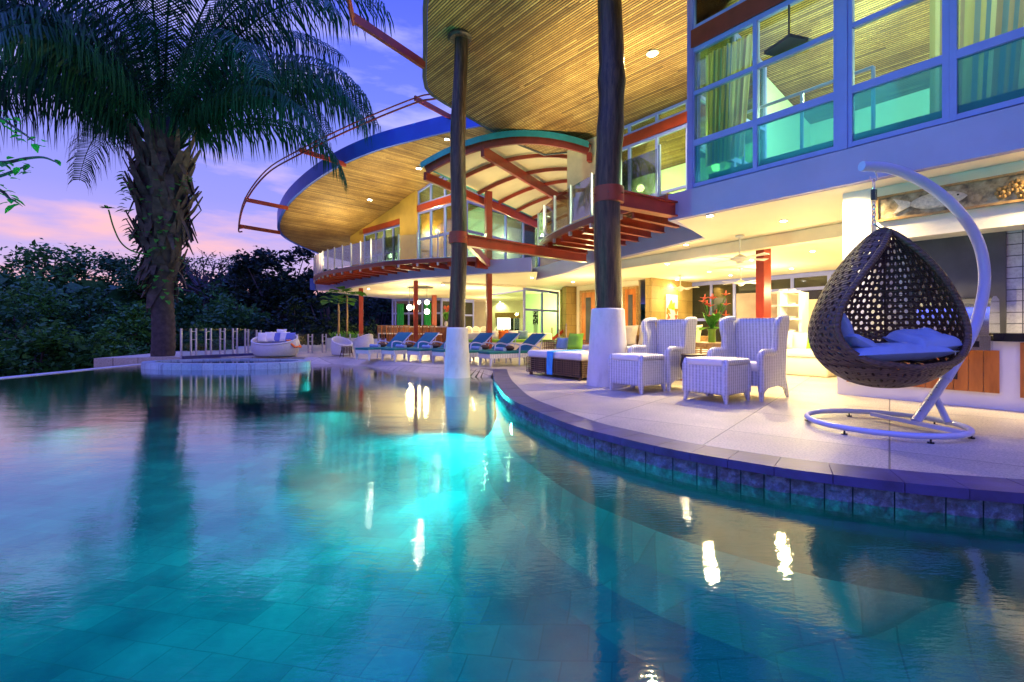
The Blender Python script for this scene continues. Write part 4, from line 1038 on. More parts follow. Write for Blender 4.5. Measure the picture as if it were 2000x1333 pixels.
for i, (px, py) in enumerate(foots):
    o = L0_ if i == 0 else copy_tree(L0_)
    p = G(px, py, 0); a = math.atan2(.82 - .06*i*1.0, .58+.055*i)
    o.location = (p.x, p.y+.28, 0); o.rotation_euler = (0,0,a); o['label'] = 'teal cushioned white sun lounger, ' + lord[i]
    m = MB(); m.ball((0,0,0), (.12,.17,.07), 14, 8); q = V(p.x,p.y+.28,0) + V(math.cos(a),math.sin(a),0)*.76
    m.xf(Matrix.Translation((q.x,q.y,.455)) @ Matrix.Rotation(a,4,'Z'))
    solo('small_pillow', m, m_fabbrown, 'brown pillow on the seat of the %s lounger from the left' % ['first','second','third','fourth','fifth','sixth'][i], 'pillow', 'brown pillows on the loungers', True)

# ================================================================== square daybed with towel
def lattice_box(m, c, d, rz, nx, nz, th=.012):
    cr, sr = math.cos(rz), math.sin(rz)
    T = lambda x, y, z: V(c[0]+x*cr-y*sr, c[1]+x*sr+y*cr, c[2]+z)
    x, y, z = d[0]/2, d[1]/2, d[2]/2
    for (ax, s) in (('x',-1),('x',1),('y',-1),('y',1)):
        Lh = x if ax == 'x' else y; n = max(2, int(nx*Lh*2))
        f = (lambda q, zz: T(q, s*y, zz)) if ax == 'x' else (lambda q, zz: T(s*x, q, zz))
        for i in range(n+1):
            q = -Lh+2*Lh*i/n
            if random.random() < .9: m.tube([f(q,-z), f(q,z)], th, 4, caps=False)
        for k in range(nz+1): m.tube([f(-Lh,-z+2*z*k/nz), f(Lh,-z+2*z*k/nz)], th, 4, caps=False)
    return m
db = thing('daybed', 'long low brown rattan daybed with a cream mattress, beside the near white column', 'daybed', NT(6.9,7.25,0))
c_ = NT(6.88,7.25,.22); m = MB(); lattice_box(m, c_, (1.62,.88,.30), ROT_H, 15, 7); part('rattan_base', m, m_wickb, db)
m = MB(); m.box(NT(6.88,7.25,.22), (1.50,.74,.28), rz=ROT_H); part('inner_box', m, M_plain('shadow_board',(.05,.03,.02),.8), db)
m = MB(); m.box(NT(6.88,7.25,.445), (1.60,.86,.145), rz=ROT_H, bev=.04); part('mattress', m, m_fabw, db, True)
for (a, b) in ((-.74,-.38),(.74,-.38),(-.74,.38),(.74,.38)):
    m = MB(); q = NT(6.88+b,7.25+a,.035); m.box(q,(.07,.07,.07)); part('foot', m, m_wickb, db)
m = MB()
def tw(u, v):
    s = v*1.25; x = (u-.5)*.20 + .015*math.sin(v*9)
    if s < .7: n_, z = 6.88+.44-s-.02, .526+.006*math.sin(u*15)
    elif s < .76: n_, z = 6.425-.005, .526-(s-.7)
    else: n_, z = 6.41+.012*math.sin(u*14), .466-(s-.76)*.85
    return NT(n_, 7.30+x*(1-.25*max(0,(s-.7))), z)
m.grid(tw, 12, 30); o = solo('beach_towel', m, m_fabaqua, 'bright blue towel draped over the front of the rattan daybed', 'towel', smooth=True, angle=80)
md = o.modifiers.new('th','SOLIDIFY'); md.thickness = .008

# rattan sofas behind
def pillow(c, size, mat, label, rz, lean=.2, grp=None):
    m = MB(); m.cushion((0,0,0), (size,size*.95,.16), 0, Matrix.Rotation(PI/2-lean,4,'X'), n=8); m.xf(Matrix.Translation(c) @ Matrix.Rotation(rz,4,'Z'))
    return solo('pillow', m, mat, label, 'pillow', grp, True, 80)
sf = thing('rattan_sofa', 'brown lattice rattan corner sofa behind the daybed', 'sofa', NT(8.6,8.0,0))
m = MB(); lattice_box(m, NT(8.75,9.2,.33), (1.2,.75,.66), ROT_H, 14, 13); part('rattan_end', m, m_wickb, sf)
m = MB(); m.box(NT(8.75,7.0,.24), (3.2,.85,.36), rz=ROT_H); part('rattan_base', m, m_wickb, sf)
m = MB(); m.box(NT(8.75,7.0,.50), (3.1,.80,.15), rz=ROT_H, bev=.05); part('seat_cushion', m, m_fabw, sf, True)
m = MB(); m.box(NT(9.12,7.0,.60), (3.2,.12,.45), rz=ROT_H); part('back_frame', m, m_rattan, sf)
for t_ in (5.9,6.7,7.5):
    m = MB(); m.cushion((0,0,0), (.78,.52,.2), 0, Matrix.Rotation(PI/2-.15,4,'X'), n=8); m.xf(Matrix.Translation(NT(8.92,t_,.80)) @ Matrix.Rotation(ROT_H,4,'Z')); part('back_cushion', m, M_plain('straw_fabric',(.62,.52,.30),.9), sf, True)
pillow(NT(7.45,7.62,.69), .40, m_fabgreen, 'lime green striped pillow at the back of the rattan daybed', ROT_H+.15)
pillow(NT(7.4,7.98,.63), .31, m_fabgrey, 'blue grey striped pillow left of the lime pillow on the daybed', ROT_H)
pillow(NT(8.6,6.05,.78), .42, M_plain('sand_fabric',(.55,.42,.24),.9), 'sand coloured pillow right of the near column on the sofa', ROT_H)
pillow(NT(8.6,5.62,.76), .38, m_fabgreen, 'green pillow behind the left wing chair on the sofa', ROT_H)
# honey rattan console with vase, flowers, bowl plant
co = thing('rattan_console', 'honey coloured slatted rattan table between the two wing chairs', 'table', NT(8.3,4.7,0))
m = MB()
for k in range(16): m.beam(NT(8.0,4.15,.14+.034*k), NT(8.0,5.6,.14+.034*k), .02, .018)
for k in range(8): m.beam(NT(8.02,4.17+.20*k,.0), NT(8.02,4.17+.20*k,.66), .03,.03)
part('slatted_front', m, m_rattan, co)
m = MB(); m.box(NT(8.35,4.88,.69),(1.5,.75,.06), rz=ROT_H); part('table_top', m, m_rattan, co)
for (a_, b_) in ((4.2,8.65),(5.5,8.65)):
    m = MB(); m.box(NT(b_,a_,.33),(.06,.06,.66), rz=ROT_H); part('leg', m, m_rattan, co)
def leafmesh(m, base, d, L, w, droop=.3, n=5):
    d = Vector(d).normalized(); s = d.cross(V(0,0,1)); s = s.normalized() if s.length > 1e-3 else V(1,0,0)
    vs = []
    for i in range(n+1):
        f = i/n; c = Vector(base) + d*L*f + V(0,0,-droop*L*f*f); ww = w*math.sin(PI*min(.98, f*.9+.08))**.8*.5
        vs += [c - s*ww + V(0,0,.15*ww), c, c + s*ww + V(0,0,.15*ww)]
    fs = []
    for i in range(n):
        for k in range(2): fs.append((3*i+k,3*i+k+1,3*i+k+4,3*i+k+3))
    m.add(vs, fs)
vz = NT(8.35,4.95,.72)
va = thing('flower_vase', 'green glass vase of red and coral tropical flowers with broad leaves', 'vase', vz)
m = MB(); m.lathe([(.06,0),(.07,.02),(.065,.2),(.085,.27)], vz, 16); part('vase', m, M_plain('lime_glass',(.18,.40,.03),.15), va, True)
m = MB(); m2 = MB(); m3 = MB(); random.seed(3)
for k in range(14):
    a = random.random()*2*PI; d = V(math.cos(a)*.5,math.sin(a)*.5,.9+random.random()*.5); leafmesh(m, vz+V(0,0,.25), d, .3+.18*random.random(), .14, .25)
for k in range(4):
    a = k*1.7; leafmesh(m, vz+V(0,0,.22), V(math.cos(a),math.sin(a),.5), .48, .24, .45)
for k in range(11):
    a = random.random()*2*PI; r_ = random.random()*.27; h_ = .45+random.random()*.42; q = vz+V(r_*math.cos(a),r_*math.sin(a),h_)
    m3.tube([vz+V(0,0,.2), q], .006, 5)
    for j in range(6): leafmesh(m2, q, V(math.cos(j*1.05),math.sin(j*1.05),.6), .11, .06, .2, 3)
    m2.tube([q, q+V(.01,.0,.10)], [.014,.004], 6)
part('leaf', m, m_potgreen, va); part('flower', m2, m_coral, va); part('stem', m3, m_potgreen, va)
bz = NT(8.2,4.20,.72); bp = thing('potted_plant', 'small bushy green plant in a low bowl on the rattan table', 'plant', bz)
m = MB(); m.lathe([(.07,0),(.12,.03),(.15,.08),(.13,.08),(.10,.04)], bz, 16); part('bowl', m, m_terr, bp, True)
m = MB()
for k in range(60):
    a = random.random()*2*PI; leafmesh(m, bz+V(0,0,.06), V(math.cos(a),math.sin(a),.3+random.random()), .12+.12*random.random(), .05, .4, 3)
part('foliage', m, m_potgreen, bp)

# ================================================================== round wicker pieces on the far deck
def orb(c, R, h, open_dir, name, label, cat, cushions=None, tall=1.0, opening=.9):
    r = thing(name, label, cat, c)
    m = MB()
    def fn(u, v):
        a = u*2*PI; f = v
        da = math.cos(a-open_dir)
        top = h*(1.0 - .5*opening*(.5+.5*da))       # lower at the front
        z = .03 + (top-.03)*f
        rr = R*(.72+.28*math.sin(PI*min(1,.12+z/h*.75)))*(1 - .12*max(0,(z/h-.6)))
        return V(c[0]+rr*math.cos(a), c[1]+rr*math.sin(a), c[2]+z)
    m.grid(fn, 40, 10); o = part('wicker_shell', m, m_wickw2, r, True); md = o.modifiers.new('th','SOLIDIFY'); md.thickness = .03
    m = MB(); m.tube([fn(k/40,1) for k in range(40)], .03, 8, closed=True); part('rim', m, m_wickw2, r, True)
    m = MB(); zz = .36*h+.05; m.lathe([(R*.9,zz-.1),(R*.92,zz),(R*.85,zz+.07),(0,zz+.09)], c, 28); part('seat_cushion', m, m_fabw, r, True)
    return r
dbc = W(533,698,16.4); dbc = V(dbc.x, 16.6, 0)
orb(dbc, .76, .80, -PI/2+.1, 'round_daybed', 'large round white wicker daybed full of cushions beyond the spa', 'daybed')
m_blp = M_plain('blue_pillow', (.18,.22,.50), .9)
random.seed(5)
for i, (dx, dz, mt, lb) in enumerate([(-.52,.66,m_fabw,'cream pillow at the far left of the round daybed'),(-.30,.68,m_fabw,'second cream pillow from the left on the round daybed'),(-.05,.66,m_blp,'blue pillow in the middle of the round daybed'),(.2,.68,m_fabw,'cream pillow right of the blue one on the round daybed'),(.42,.66,m_blp,'blue pillow at the right of the round daybed'),(.0,.78,m_fabw,'cream pillow at the back of the round daybed')]):
    pillow(dbc+V(dx,.28-abs(dx)*.25+(.12 if dz>.7 else 0),dz), .36, mt, lb, -.3*dx, .25)
m = MB(); m.grid(lambda u, v: tuple(dbc + V(.50+.30*v+.02*math.sin(u*9), -.35+.55*u, .56-.05*math.sin(v*3) - .38*max(0,v-.35)**1.0+.02*math.sin(u*14))), 12, 12); o = solo('orange_throw', m, m_faborange, 'orange throw hanging over the right rim of the round daybed', 'blanket', smooth=True)
o.modifiers.new('th','SOLIDIFY').thickness = .02
q = G(664,696,0); q = V(q.x, q.y+.15, 0); orb(q, .36, .66, -PI/2+.9, 'round_chair', 'small round white wicker tub chair left of the wicker stool', 'chair')
q = G(712,689,0); q = V(q.x+.0, q.y-.1, 0); orb(q, .40, .72, PI-.5, 'round_chair', 'white wicker tub chair with high sloping back by the red post', 'chair')
q = G(677,698,0); wt = thing('wicker_stool', 'small brown wicker table between the two white tub chairs', 'side table', q)
m = MB(); lattice_box(m, (q.x,q.y,.24), (.30,.30,.20), .4, 22, 5, .008); m.box((q.x,q.y,.35),(.34,.34,.02), rz=.4); part('basket', m, m_wickd, wt)
for a in (0,1,2,3):
    m = MB(); d_ = V(math.cos(a*PI/2+.8),math.sin(a*PI/2+.8),0); m.tube([q+d_*.17+V(0,0,.30), q+d_*.24], .012, 6); part('leg', m, m_wickd, wt)
# planter with two round-leaf palms
q = W(700,672,24.0); q = V(q.x-.35, 23.0, 0)
pl = thing('potted_palm', 'pair of broad leaf fan palms in a cream planter behind the red post', 'plant', q)
m = MB(); m.box((q.x,q.y,.25),(1.5,.7,.5)); part('planter', m, m_terr, pl)
random.seed(11)
for (dx, hh) in ((-.28,2.15),(.12,2.55)):
    m = MB(); m.tube([q+V(dx,0,.4), q+V(dx+.02,0,hh*.5+.2), q+V(dx,0,hh)], [.06,.045,.04], 8); part('trunk', m, m_rattan, pl, True)
    m = MB()
    for k in range(11):
        a = k*2*PI/11+random.random()*.4; d = V(math.cos(a),math.sin(a),.15+random.random()*.6); s_ = q+V(dx,0,hh-.05); e_ = s_+d.normalized()*.5
        m.tube([s_, e_], .008, 4); leafmesh(m, e_-d*.05, d, .55, .60, .45, 5)
    part('crown', m, m_potgreen, pl)
m = MB()
for k in range(90):
    a = random.random()*2*PI; leafmesh(m, q+V(random.uniform(-.6,.6),random.uniform(-.2,.2),.48), V(math.cos(a)*.6,math.sin(a)*.6,1), .35+.35*random.random(), .05, .3, 3)
part('grass_tuft', m, m_potgreen, pl)

# ================================================================== glass fence on the far deck
fe_ = thing('glass_fence', 'glass pool fence on paired white posts between the palm and the house', 'fence', (-8.5,16.5,0))
fposts = [354,373,383,402,412,430,439,455,463,479,485,501,509,530,538,556,562,574,581,602,610,630,637,658,664,684,700,720,740]
def fpos(px):
    Y = 15.5 + (px-354)/(485-354)*1.7 if px < 485 else 17.2 + min(1,(px-485)/120)*1.6 + max(0,(px-605))*.012
    return V((px-1000)/F*Y, Y, 0)
hts = lambda px: .97 if px < 470 else max(.74, .97-(px-470)*.0020)
for i, px in enumerate(fposts):
    p = fpos(px); h_ = hts(px); m = MB(); m.box((p.x,p.y,h_/2),(.045,.045,h_)); part('fence_post', m, m_metal, fe_)
m = MB(); m_b = MB()
for i in range(len(fposts)-1):
    a, b = fpos(fposts[i]), fpos(fposts[i+1]); h_ = hts(fposts[i])
    if fposts[i+1]-fposts[i] < 12:
        for z in (.14,h_*.62,h_-.1): m_b.beam(a+V(0,0,z), b+V(0,0,z), .02,.02)
    else: m.beam(a+V(0,0,h_*.5+.03), b+V(0,0,h_*.5+.03), .012, h_*.9)
part('glass_panel', m, m_clear, fe_); part('spacer', m_b, m_metal, fe_)
m = MB(); pr = None
for px in range(354,560,10):
    p = fpos(px)
    if pr: m.beam(pr+V(0,.03,.03), p+V(0,.03,.03), .25, .10)
    pr = p
part('kerb', m, m_cop, fe_)

# ================================================================== bar, stools, pendants
def bs_pos(px):
    f = (px-748)/(851-748); return V(-6.45,24.2,0).lerp(V(-3.35,21.3,0), f)
def make_stool():
    r = thing('bar_stool', 'x', 'bar stool', (0,0,0), 0, 'wooden bar stools in a row')
    for x in (-.17,.17):
        for y in (-.17,.17):
            m = MB(); m.beam(V(x,y,0), V(x*.9,y*.9,.70) if y < 0 else V(x,y+.04,1.06), .035,.035); part('leg', m, m_barwood, r, local=True)
    m = MB(); m.box((0,0,.70),(.40,.38,.05)); part('seat_cushion', m, m_fabw, r, local=True)
    m = MB()
    for k in range(7): m.box((0,.20,.76+.05*k),(.34,.02,.028))
    m.box((0,.20,1.08),(.42,.03,.05)); part('slatted_back', m, m_rattan, r, local=True)
    m = MB(); m.box((0,-.17,.28),(.32,.025,.03)); m.box((0,.18,.28),(.32,.025,.03)); part('foot_rail', m, m_barwood, r, local=True)
    return r
s0 = make_stool(); bpx = [748,759,770.5,782,794,805,824,838,851]
ordn = ['first','second','third','fourth','fifth','sixth','seventh','eighth','ninth']
for i, px in enumerate(bpx):
    o = s0 if i == 0 else copy_tree(s0)
    p = bs_pos(px); o.location = p; o.rotation_euler = (0,0,-.75+PI); o['label'] = 'slatted wooden bar stool, %s from the left in the row at the bar' % ordn[i]
ba = thing('bar_counter', 'long wooden bar counter with pale top behind the row of stools', 'bar', (-4.6,23.5,0))
a, b = V(-6.1,24.9,0), V(-2.6,21.6,0)
m = MB(); m.beam(a+V(0,0,.5), b+V(0,0,.5), .5, 1.0); part('front', m, m_barwood, ba)
m = MB(); m.beam(a+V(-.05,-.05,1.03), b+V(.05,-.05,1.03), .7, .05); part('bar_top', m, m_terr, ba)
pe = thing('pendant_cluster', 'cluster of glowing white globe pendants hanging from an oval plate above the bar', 'lamp', (-4.4,23.5,3.0))
m = MB(); c_ = W(821,569,24.2); m.lathe([(.62,0),(.66,0),(.66,-.05),(.62,-.05),(.62,0)], (c_.x,c_.y,CZ-.06), 28, 1, .45); part('ceiling_ring', m, m_slate, pe)
m_globe = M_emit('globe_glass', (1,.95,.80), 9)
for (px, py, Y, r_) in ((800,601,23.9,.14),(834,591,24.2,.12),(834,609,23.6,.13),(818,591,24.8,.10)):
    c_ = W(px,py,Y); m = MB(); m.tube([c_, V(c_.x,c_.y,CZ-.05)], .012, 6); cc_ = part('cord', m, m_slate, pe)
    m = MB(); m.ball(c_, r_, 16, 10); part('globe', m, m_globe, pe, True)
    for q in range(9):
        pass
    lamp('POINT', c_+V(0,-.25,0), 25, WARM, .1)
fl = W(874,650,21.3); fv = thing('flower_vase', 'orange and yellow flowers in a vase on the bar by the far column', 'vase', (fl.x,21.6,1.06)); q = V(fl.x-.12,21.75,1.06)
m = MB(); m.lathe([(.06,0),(.08,.1),(.05,.22)], q, 12); part('vase', m, m_terr, fv, True)
m = MB(); m2 = MB(); fvb = 1
for k in range(26):
    a_ = random.random()*2*PI; d = V(math.cos(a_)*.5,math.sin(a_)*.5,1.1); leafmesh(m, q+V(0,0,.2), d, .55, .08, .15)
    if k < 10: m2 = MB(); m2.ball(q+V(0,0,.2)+d*(.45+.15*random.random()), (.05,.05,.09), 7, 5); part('flower', m2, m_coral if k % 2 else m_faborange, fv)
part('leaf', m, m_potgreen, fv)
# dining set, sofa with cushions, floor lamp, back wall picture window
def make_dchair():
    r = thing('dining_chair', 'x', 'chair', (0,0,0), 0, 'white round-backed dining chairs')
    m = MB(); m.tube([(.20*math.cos(k),.18,.80+.24*math.sin(k)) for k in [2*PI*q/20 for q in range(20)]], .028, 6, closed=True)
    for k in range(-2,3): m.tube([(.07*k,.18,.60),(.07*k,.18,1.0)], .01, 5); m.tube([(-.18,.18,.8+.07*k),(.18,.18,.8+.07*k)], .01, 5)
    part('round_back', m, m_terr, r, local=True)
    m = MB(); m.box((0,0,.47),(.44,.42,.06)); part('seat', m, m_terr, r, local=True)
    for x in (-.18,.18):
        for y in (-.17,.17): m = MB(); m.tube([(x,y,.45),(x,y,0)], .02, 6); part('leg', m, m_terr, r, local=True)
    return r
dcs = [(916,27,'left of the three beside the column'),(930,27.4,'middle of the three beside the column'),(945,27.8,'right of the three, left of the red post'),(973,27,'just right of the red post')]
d0 = make_dchair()
for i, (px, Y, lb) in enumerate(dcs):
    o = d0 if i == 0 else copy_tree(d0); o.location = ((px-1000)/F*Y, Y, 0); o.rotation_euler = (0,0,PI); o['label'] = 'white round-backed dining chair, ' + lb
dtb = thing('dining_table', 'long wooden dining table behind the white dining chairs', 'table', (-1.5,28.6,0))
m = MB(); m.box((-1.4,28.7,.76),(3.4,1.1,.06)); part('table_top', m, m_barwood, dtb)
for x in (-2.9,.1):
    for y in (28.3,29.1): m = MB(); m.box((x,y,.365),(.1,.1,.73)); part('leg', m, m_barwood, dtb)
so_ = thing('long_sofa', 'long pale yellow sofa behind the loungers with printed cushions', 'sofa', (-.2,19.5,0))
m = MB(); m.box((-.15,19.6,.22),(3.6,.9,.44), bev=.05); part('sofa_base', m, m_cream, so_, True)
m = MB(); m.box((-.15,19.98,.52),(3.6,.24,.5), bev=.08); part('sofa_back', m, m_cream, so_, True)
m = MB(); m.box((-.15,19.5,.46),(3.5,.75,.1), bev=.04); part('seat_pad', m, m_fabgreen, so_, True)
for i, (x, mt, lb) in enumerate([(-.75,m_fabw,'white printed pillow left on the long sofa'),(-.35,m_faborange,'orange pillow on the long sofa'),(.05,m_fabw,'white printed pillow in the middle of the long sofa'),(.45,m_fabgrey,'blue grey printed pillow at the right end of the long sofa')]):
    pillow(V(x,19.55,.70), .40, mt, lb, 0, .3)
fl_ = thing('table_lamp', 'glowing white drum shade lamp behind the loungers', 'lamp', (-.4,26,0))
c_ = W(984,632,25); m = MB(); m.lathe([(.30,-.30),(.34,-.30),(.34,.28),(.30,.28)], c_, 24); part('lamp_shade', m, M_emit('lamp_shade_lit', (1,.93,.75), 2.2), fl_, True)
m = MB(); m.tube([V(c_.x,c_.y,0), c_-V(0,0,.28)], .03, 8); part('lamp_stem', m, m_terr, fl_)
cab = thing('wall_shelf', 'wooden framed wall shelf with dark openings on the rear wall', 'shelf', W(994,660,33))
def wbox(px0, py0, px1, py1, Y, d):
    a, b = W(px0,py0,Y), W(px1,py1,Y); m = MB(); m.box(((a.x+b.x)/2, Y+d/2, (a.z+b.z)/2), (abs(b.x-a.x), d, abs(a.z-b.z))); return m
part('shelf_frame', wbox(967,611,1016,622,33,.3), m_rattan, cab); part('shelf_back', wbox(968,622,1016,652,33.2,.1), m_night, cab)
for px in (968,978,993,1004,1015): part('divider', wbox(px-.7,622,px+.7,652,33.0,.2), m_terr, cab)
part('cupboard', wbox(966,652,1018,672,32.8,.5), m_barwood, cab)
tot = thing('carved_totem', 'tall black and white patterned carving standing in the stair hall', 'sculpture', W(1046,650,27))
m = MB(); m.prism([(0,0),(0,0)] if False else [W(1041,630,26.5)[:2], W(1051,630,26.5)[:2], (W(1051,630,26.5).x,26.6), (W(1041,630,26.5).x,26.6)], W(1046,634,26.5).z, W(1046,606,26.5).z)
def M_checks():
    t = NTree('black_white_pattern'); v = t.new('ShaderNodeTexVoronoi'); v.inputs['Scale'].default_value = 9; t.link(t.coords(), v.inputs['Vector'])
    t.link(t.ramp(v.outputs['Distance'], [(.38,(.8,.8,.7)),(.42,(.02,.02,.02))]), t.b.inputs['Base Color']); return t.m
part('body', m, M_checks(), tot)
m = MB(); q = W(1046,634,26.5); m.box((q.x,26.55,q.z/2),(.22,.22,q.z)); part('plinth', m, m_terr, tot)
# painting on the yellow stone wall
sw_a, sw_b = V(5.7,20.2,0), V(8.25,22.4,0); d_ = (sw_b-sw_a).normalized(); nn_ = V(d_.y,-d_.x,0)
pa = thing('painting', 'abstract painting with green, orange and red shapes on white, on the yellow stone wall', 'painting', sw_a+d_*1.4)
def pbox(s0, s1, z0, z1, off, th, mat, nm, par):
    m = MB(); a = sw_a+d_*s0+nn_*off; b = sw_a+d_*s1+nn_*off; m.prism([a[:2],b[:2],(b+nn_*th)[:2],(a+nn_*th)[:2]], z0, z1); return part(nm, m, mat, par)
pbox(1.02,1.95,.9,2.42,.16,.05,m_terr,'canvas',pa)
mm_ = [m_fabgreen, m_faborange, m_coral, M_plain('black_paint',(.02,.02,.02),.6)]
random.seed(8)
def blob(s, z, r, mat, wob=.3, nm='painted_shape'):
    m = MB(); n = 16; vs = []
    for k in range(n):
        a = 2*PI*k/n; rr = r*(1+wob*math.sin(3*a+s*7)); p = sw_a+d_*(s+rr*math.cos(a)); p = p+nn_*(.214+.002*random.random()); vs.append((p.x,p.y,z+rr*math.sin(a)))
    m.add(vs, [tuple(range(n))]); part(nm, m, mat, pa)
blob(1.4,1.95,.2,mm_[0]); blob(1.58,1.93,.15,mm_[0]); blob(1.15,1.7,.13,mm_[1]); blob(1.8,1.72,.13,mm_[1]); blob(1.2,1.45,.12,mm_[2]); blob(1.8,1.45,.12,mm_[2]); blob(1.48,1.5,.09,m_terr); blob(1.3,1.62,.06,m_coral)
for k in range(7):
    s_ = 1.12+.13*k; pbox(s_,s_+.04,.95,1.28+.05*(k%3),.2115,.003,mm_[3] if k%2 else mm_[2],'painted_stripe',pa)
ls = thing('lounge_sofa', 'low white sofa below the dark windows deep in the lounge', 'sofa', NT(11.2,5.2,0))
for nm_, c_, dd, mt in (('sofa_base',(11.2,5.2,.2),(2.6,.9,.4),m_cream),('seat_cushion',(11.1,5.2,.46),(2.5,.75,.14),m_fabw),('sofa_back',(11.6,5.2,.60),(2.6,.2,.55),m_fabw)):
    m = MB(); m.box(NT(*c_), dd, rz=ROT_H, bev=.05); part(nm_, m, mt, ls, True)
for k, (t_, mt, lb) in enumerate(((4.3,m_fabgreen,'green pillow at the right end of the lounge sofa'),(5.0,m_fabw,'white pillow in the middle of the lounge sofa'),(5.9,m_fabgrey,'blue grey pillow at the left end of the lounge sofa'))):
    pillow(NT(11.3,t_,.74), .42, mt, lb, ROT_H+.1*k)
ct = thing('coffee_table', 'small round wooden coffee table in front of the lounge sofa', 'table', NT(10.1,5.6,0))
m = MB(); m.lathe([(.0,.40),(.42,.40),(.42,.44),(.0,.44)], NT(10.1,5.6,0), 24); part('table_top', m, m_barwood, ct)
for a in (0,2.1,4.2):
    m = MB(); q = NT(10.1,5.6,0); m.tube([q+V(.3*math.cos(a),.3*math.sin(a),.4), q+V(.38*math.cos(a),.38*math.sin(a),0)], .02, 6); part('leg', m, m_barwood, ct)
# white storage: fridge side and shelf unit
fr = thing('white_cabinet', 'tall plain off-white cabinet behind the red post', 'cabinet', W(1478,700,12.2))
def colbox(pxa, Ya, pxb, Yb, z0, z1, dep=.6):
    a, b = V((pxa-1000)/F*Ya,Ya,0), V((pxb-1000)/F*Yb,Yb,0); d = (b-a).normalized(); n_ = V(-d.y,d.x,0)
    if n_.y < 0: n_ = -n_
    m = MB(); m.prism([a[:2],b[:2],(b+n_*dep)[:2],(a+n_*dep)[:2]], z0, z1); return m
part('cabinet_body', colbox(1438,12.6,1519,11.9,0,1.88,.6), M_plain('beige_panel',(.62,.50,.34),.5), fr)
part('door_seam', colbox(1478,12.23,1479,12.22,.05,1.84,.01), m_terr, fr)
su = thing('shelf_unit', 'open white shelf unit with crockery beside the egg chair', 'shelf', W(1540,728,11.2))
for px in (1518,1560): part('side_board', colbox(px,11.4,px+6,11.35,0,1.84,.45), m_white, su)
part('back_board', colbox(1520,11.85,1562,11.7,0,1.82,.03), m_cream, su)
for z in (.12,.52,.86,1.18,1.50,1.82): part('shelf_board', colbox(1520,11.36,1564,11.3,z,z+.035,.46), m_white, su)
random.seed(21)
for k, z in enumerate((.555,.895,1.215,1.535,1.855)):
    for j in range(2):
        q = V((1530+18*j-1000)/F*11.5, 11.5, z); m = MB(); m.lathe([(.03,0),(.06,.02),(.075,.05),(.06,.05)] if j else [(.07,0),(.09,.015),(.09,.05),(.0,.05)], q, 14)
        solo('crockery', m, m_fabw, '%s on the %s shelf of the white shelf unit' % (['stack of white plates','white bowl'][j], ['second','third','fourth','fifth','top'][k]), ['plates','bowl'][j], 'crockery on the shelf unit', True)
lc = thing('low_cupboard', 'white cupboard with dark worktop right of the shelf unit', 'cupboard', W(1555,720,11.8))
part('cupboard_body', colbox(1545,12.3,1640,11.2,0,.93,.6), m_white, lc); part('worktop', colbox(1543,12.28,1642,11.18,.932,.97,.64), m_slate, lc)
for px in (1552,1580,1608): part('handle', colbox(px,12.2-(px-1552)*.011,px+1.5,12.19-(px-1552)*.011,.3,.75,.02), m_black, lc)
tc_ = thing('tall_cupboard', 'plain cream wall cupboard high behind the egg chair', 'cupboard', W(1600,600,12.5))
part('cupboard_body', colbox(1566,13.2,1650,12.2,0,1.75,.4), m_cream, tc_)
# ================================================================== ceiling fans, downlights
def fan(px, py, Y, lb, rod):
    c_ = W(px,py,Y); z = CZ-.02
    r = thing('ceiling_fan', lb, 'fan', (c_.x,c_.y,z), 0, 'white ceiling fans')
    m = MB(); m.lathe([(.10,0),(.09,-.04),(.03,-.07),(.016,-.07),(.016,-rod)], (c_.x,c_.y,z), 14); part('rod', m, m_terr, r, True)
    m = MB(); m.lathe([(.03,-rod),(.10,-rod-.04),(.20,-rod-.09),(.19,-rod-.12),(.09,-rod-.16),(.07,-rod-.2),(.0,-rod-.22)], (c_.x,c_.y,z), 20); part('motor', m, m_terr, r, True)
    for k in range(4):
        a = k*PI/2+px*.01; m = MB(); d = V(math.cos(a),math.sin(a),0); s = V(-d.y,d.x,0)
        p0 = V(c_.x,c_.y,z-rod-.09); m.add([p0+d*.18-s*.05,p0+d*.18+s*.05,p0+d*.75+s*.07+V(0,0,-.01),p0+d*.75-s*.07+V(0,0,.02), p0+d*.18-s*.05-V(0,0,.008),p0+d*.18+s*.05-V(0,0,.008),p0+d*.75+s*.07-V(0,0,.018),p0+d*.75-s*.07+V(0,0,.012)],
            [(0,1,2,3),(7,6,5,4),(0,4,5,1),(1,5,6,2),(2,6,7,3),(3,7,4,0)]); part('blade', m, m_terr, r)
fan(1445,459,(CZ-H)*F/(HY-459),'nearest white ceiling fan, above and left of the red post',.42)
fan(1447,522,(CZ-H)*F/(HY-522),'white ceiling fan further in, directly below the nearest one in the picture',.42)
fan(1329,537,(CZ-H)*F/(HY-537),'white ceiling fan in front of the yellow stone wall',.42)
m_dl = M_emit('downlight_lens', (1,.96,.86), 55)
def downlight(px, py, lb, pwr, surf=None, Y=None, col=WARM, r_=.055, down=True):
    if surf is None:
        Y = (CZ-H)*F/(HY-py); c_ = V((px-1000)/F*Y, Y, CZ-.010)
    else: c_ = W(px,py,Y); c_.z = surf(c_.x,c_.y)-.015
    m = MB(); m.lathe([(r_*1.45,0),(r_*1.4,-.012),(r_*1.02,-.014)], c_, 20); r = thing('downlight', lb, 'light', c_, 0, 'round recessed downlights')
    part('trim_ring', m, m_white, r)
    m = MB(); m.lathe([(r_,-.0152),(.0,-.0153)], c_, 16); part('lens', m, m_dl, r)
    lamp('SPOT', c_-V(0,0,.05), pwr, col, .05, c_-V(0,0,3), 150, .8)
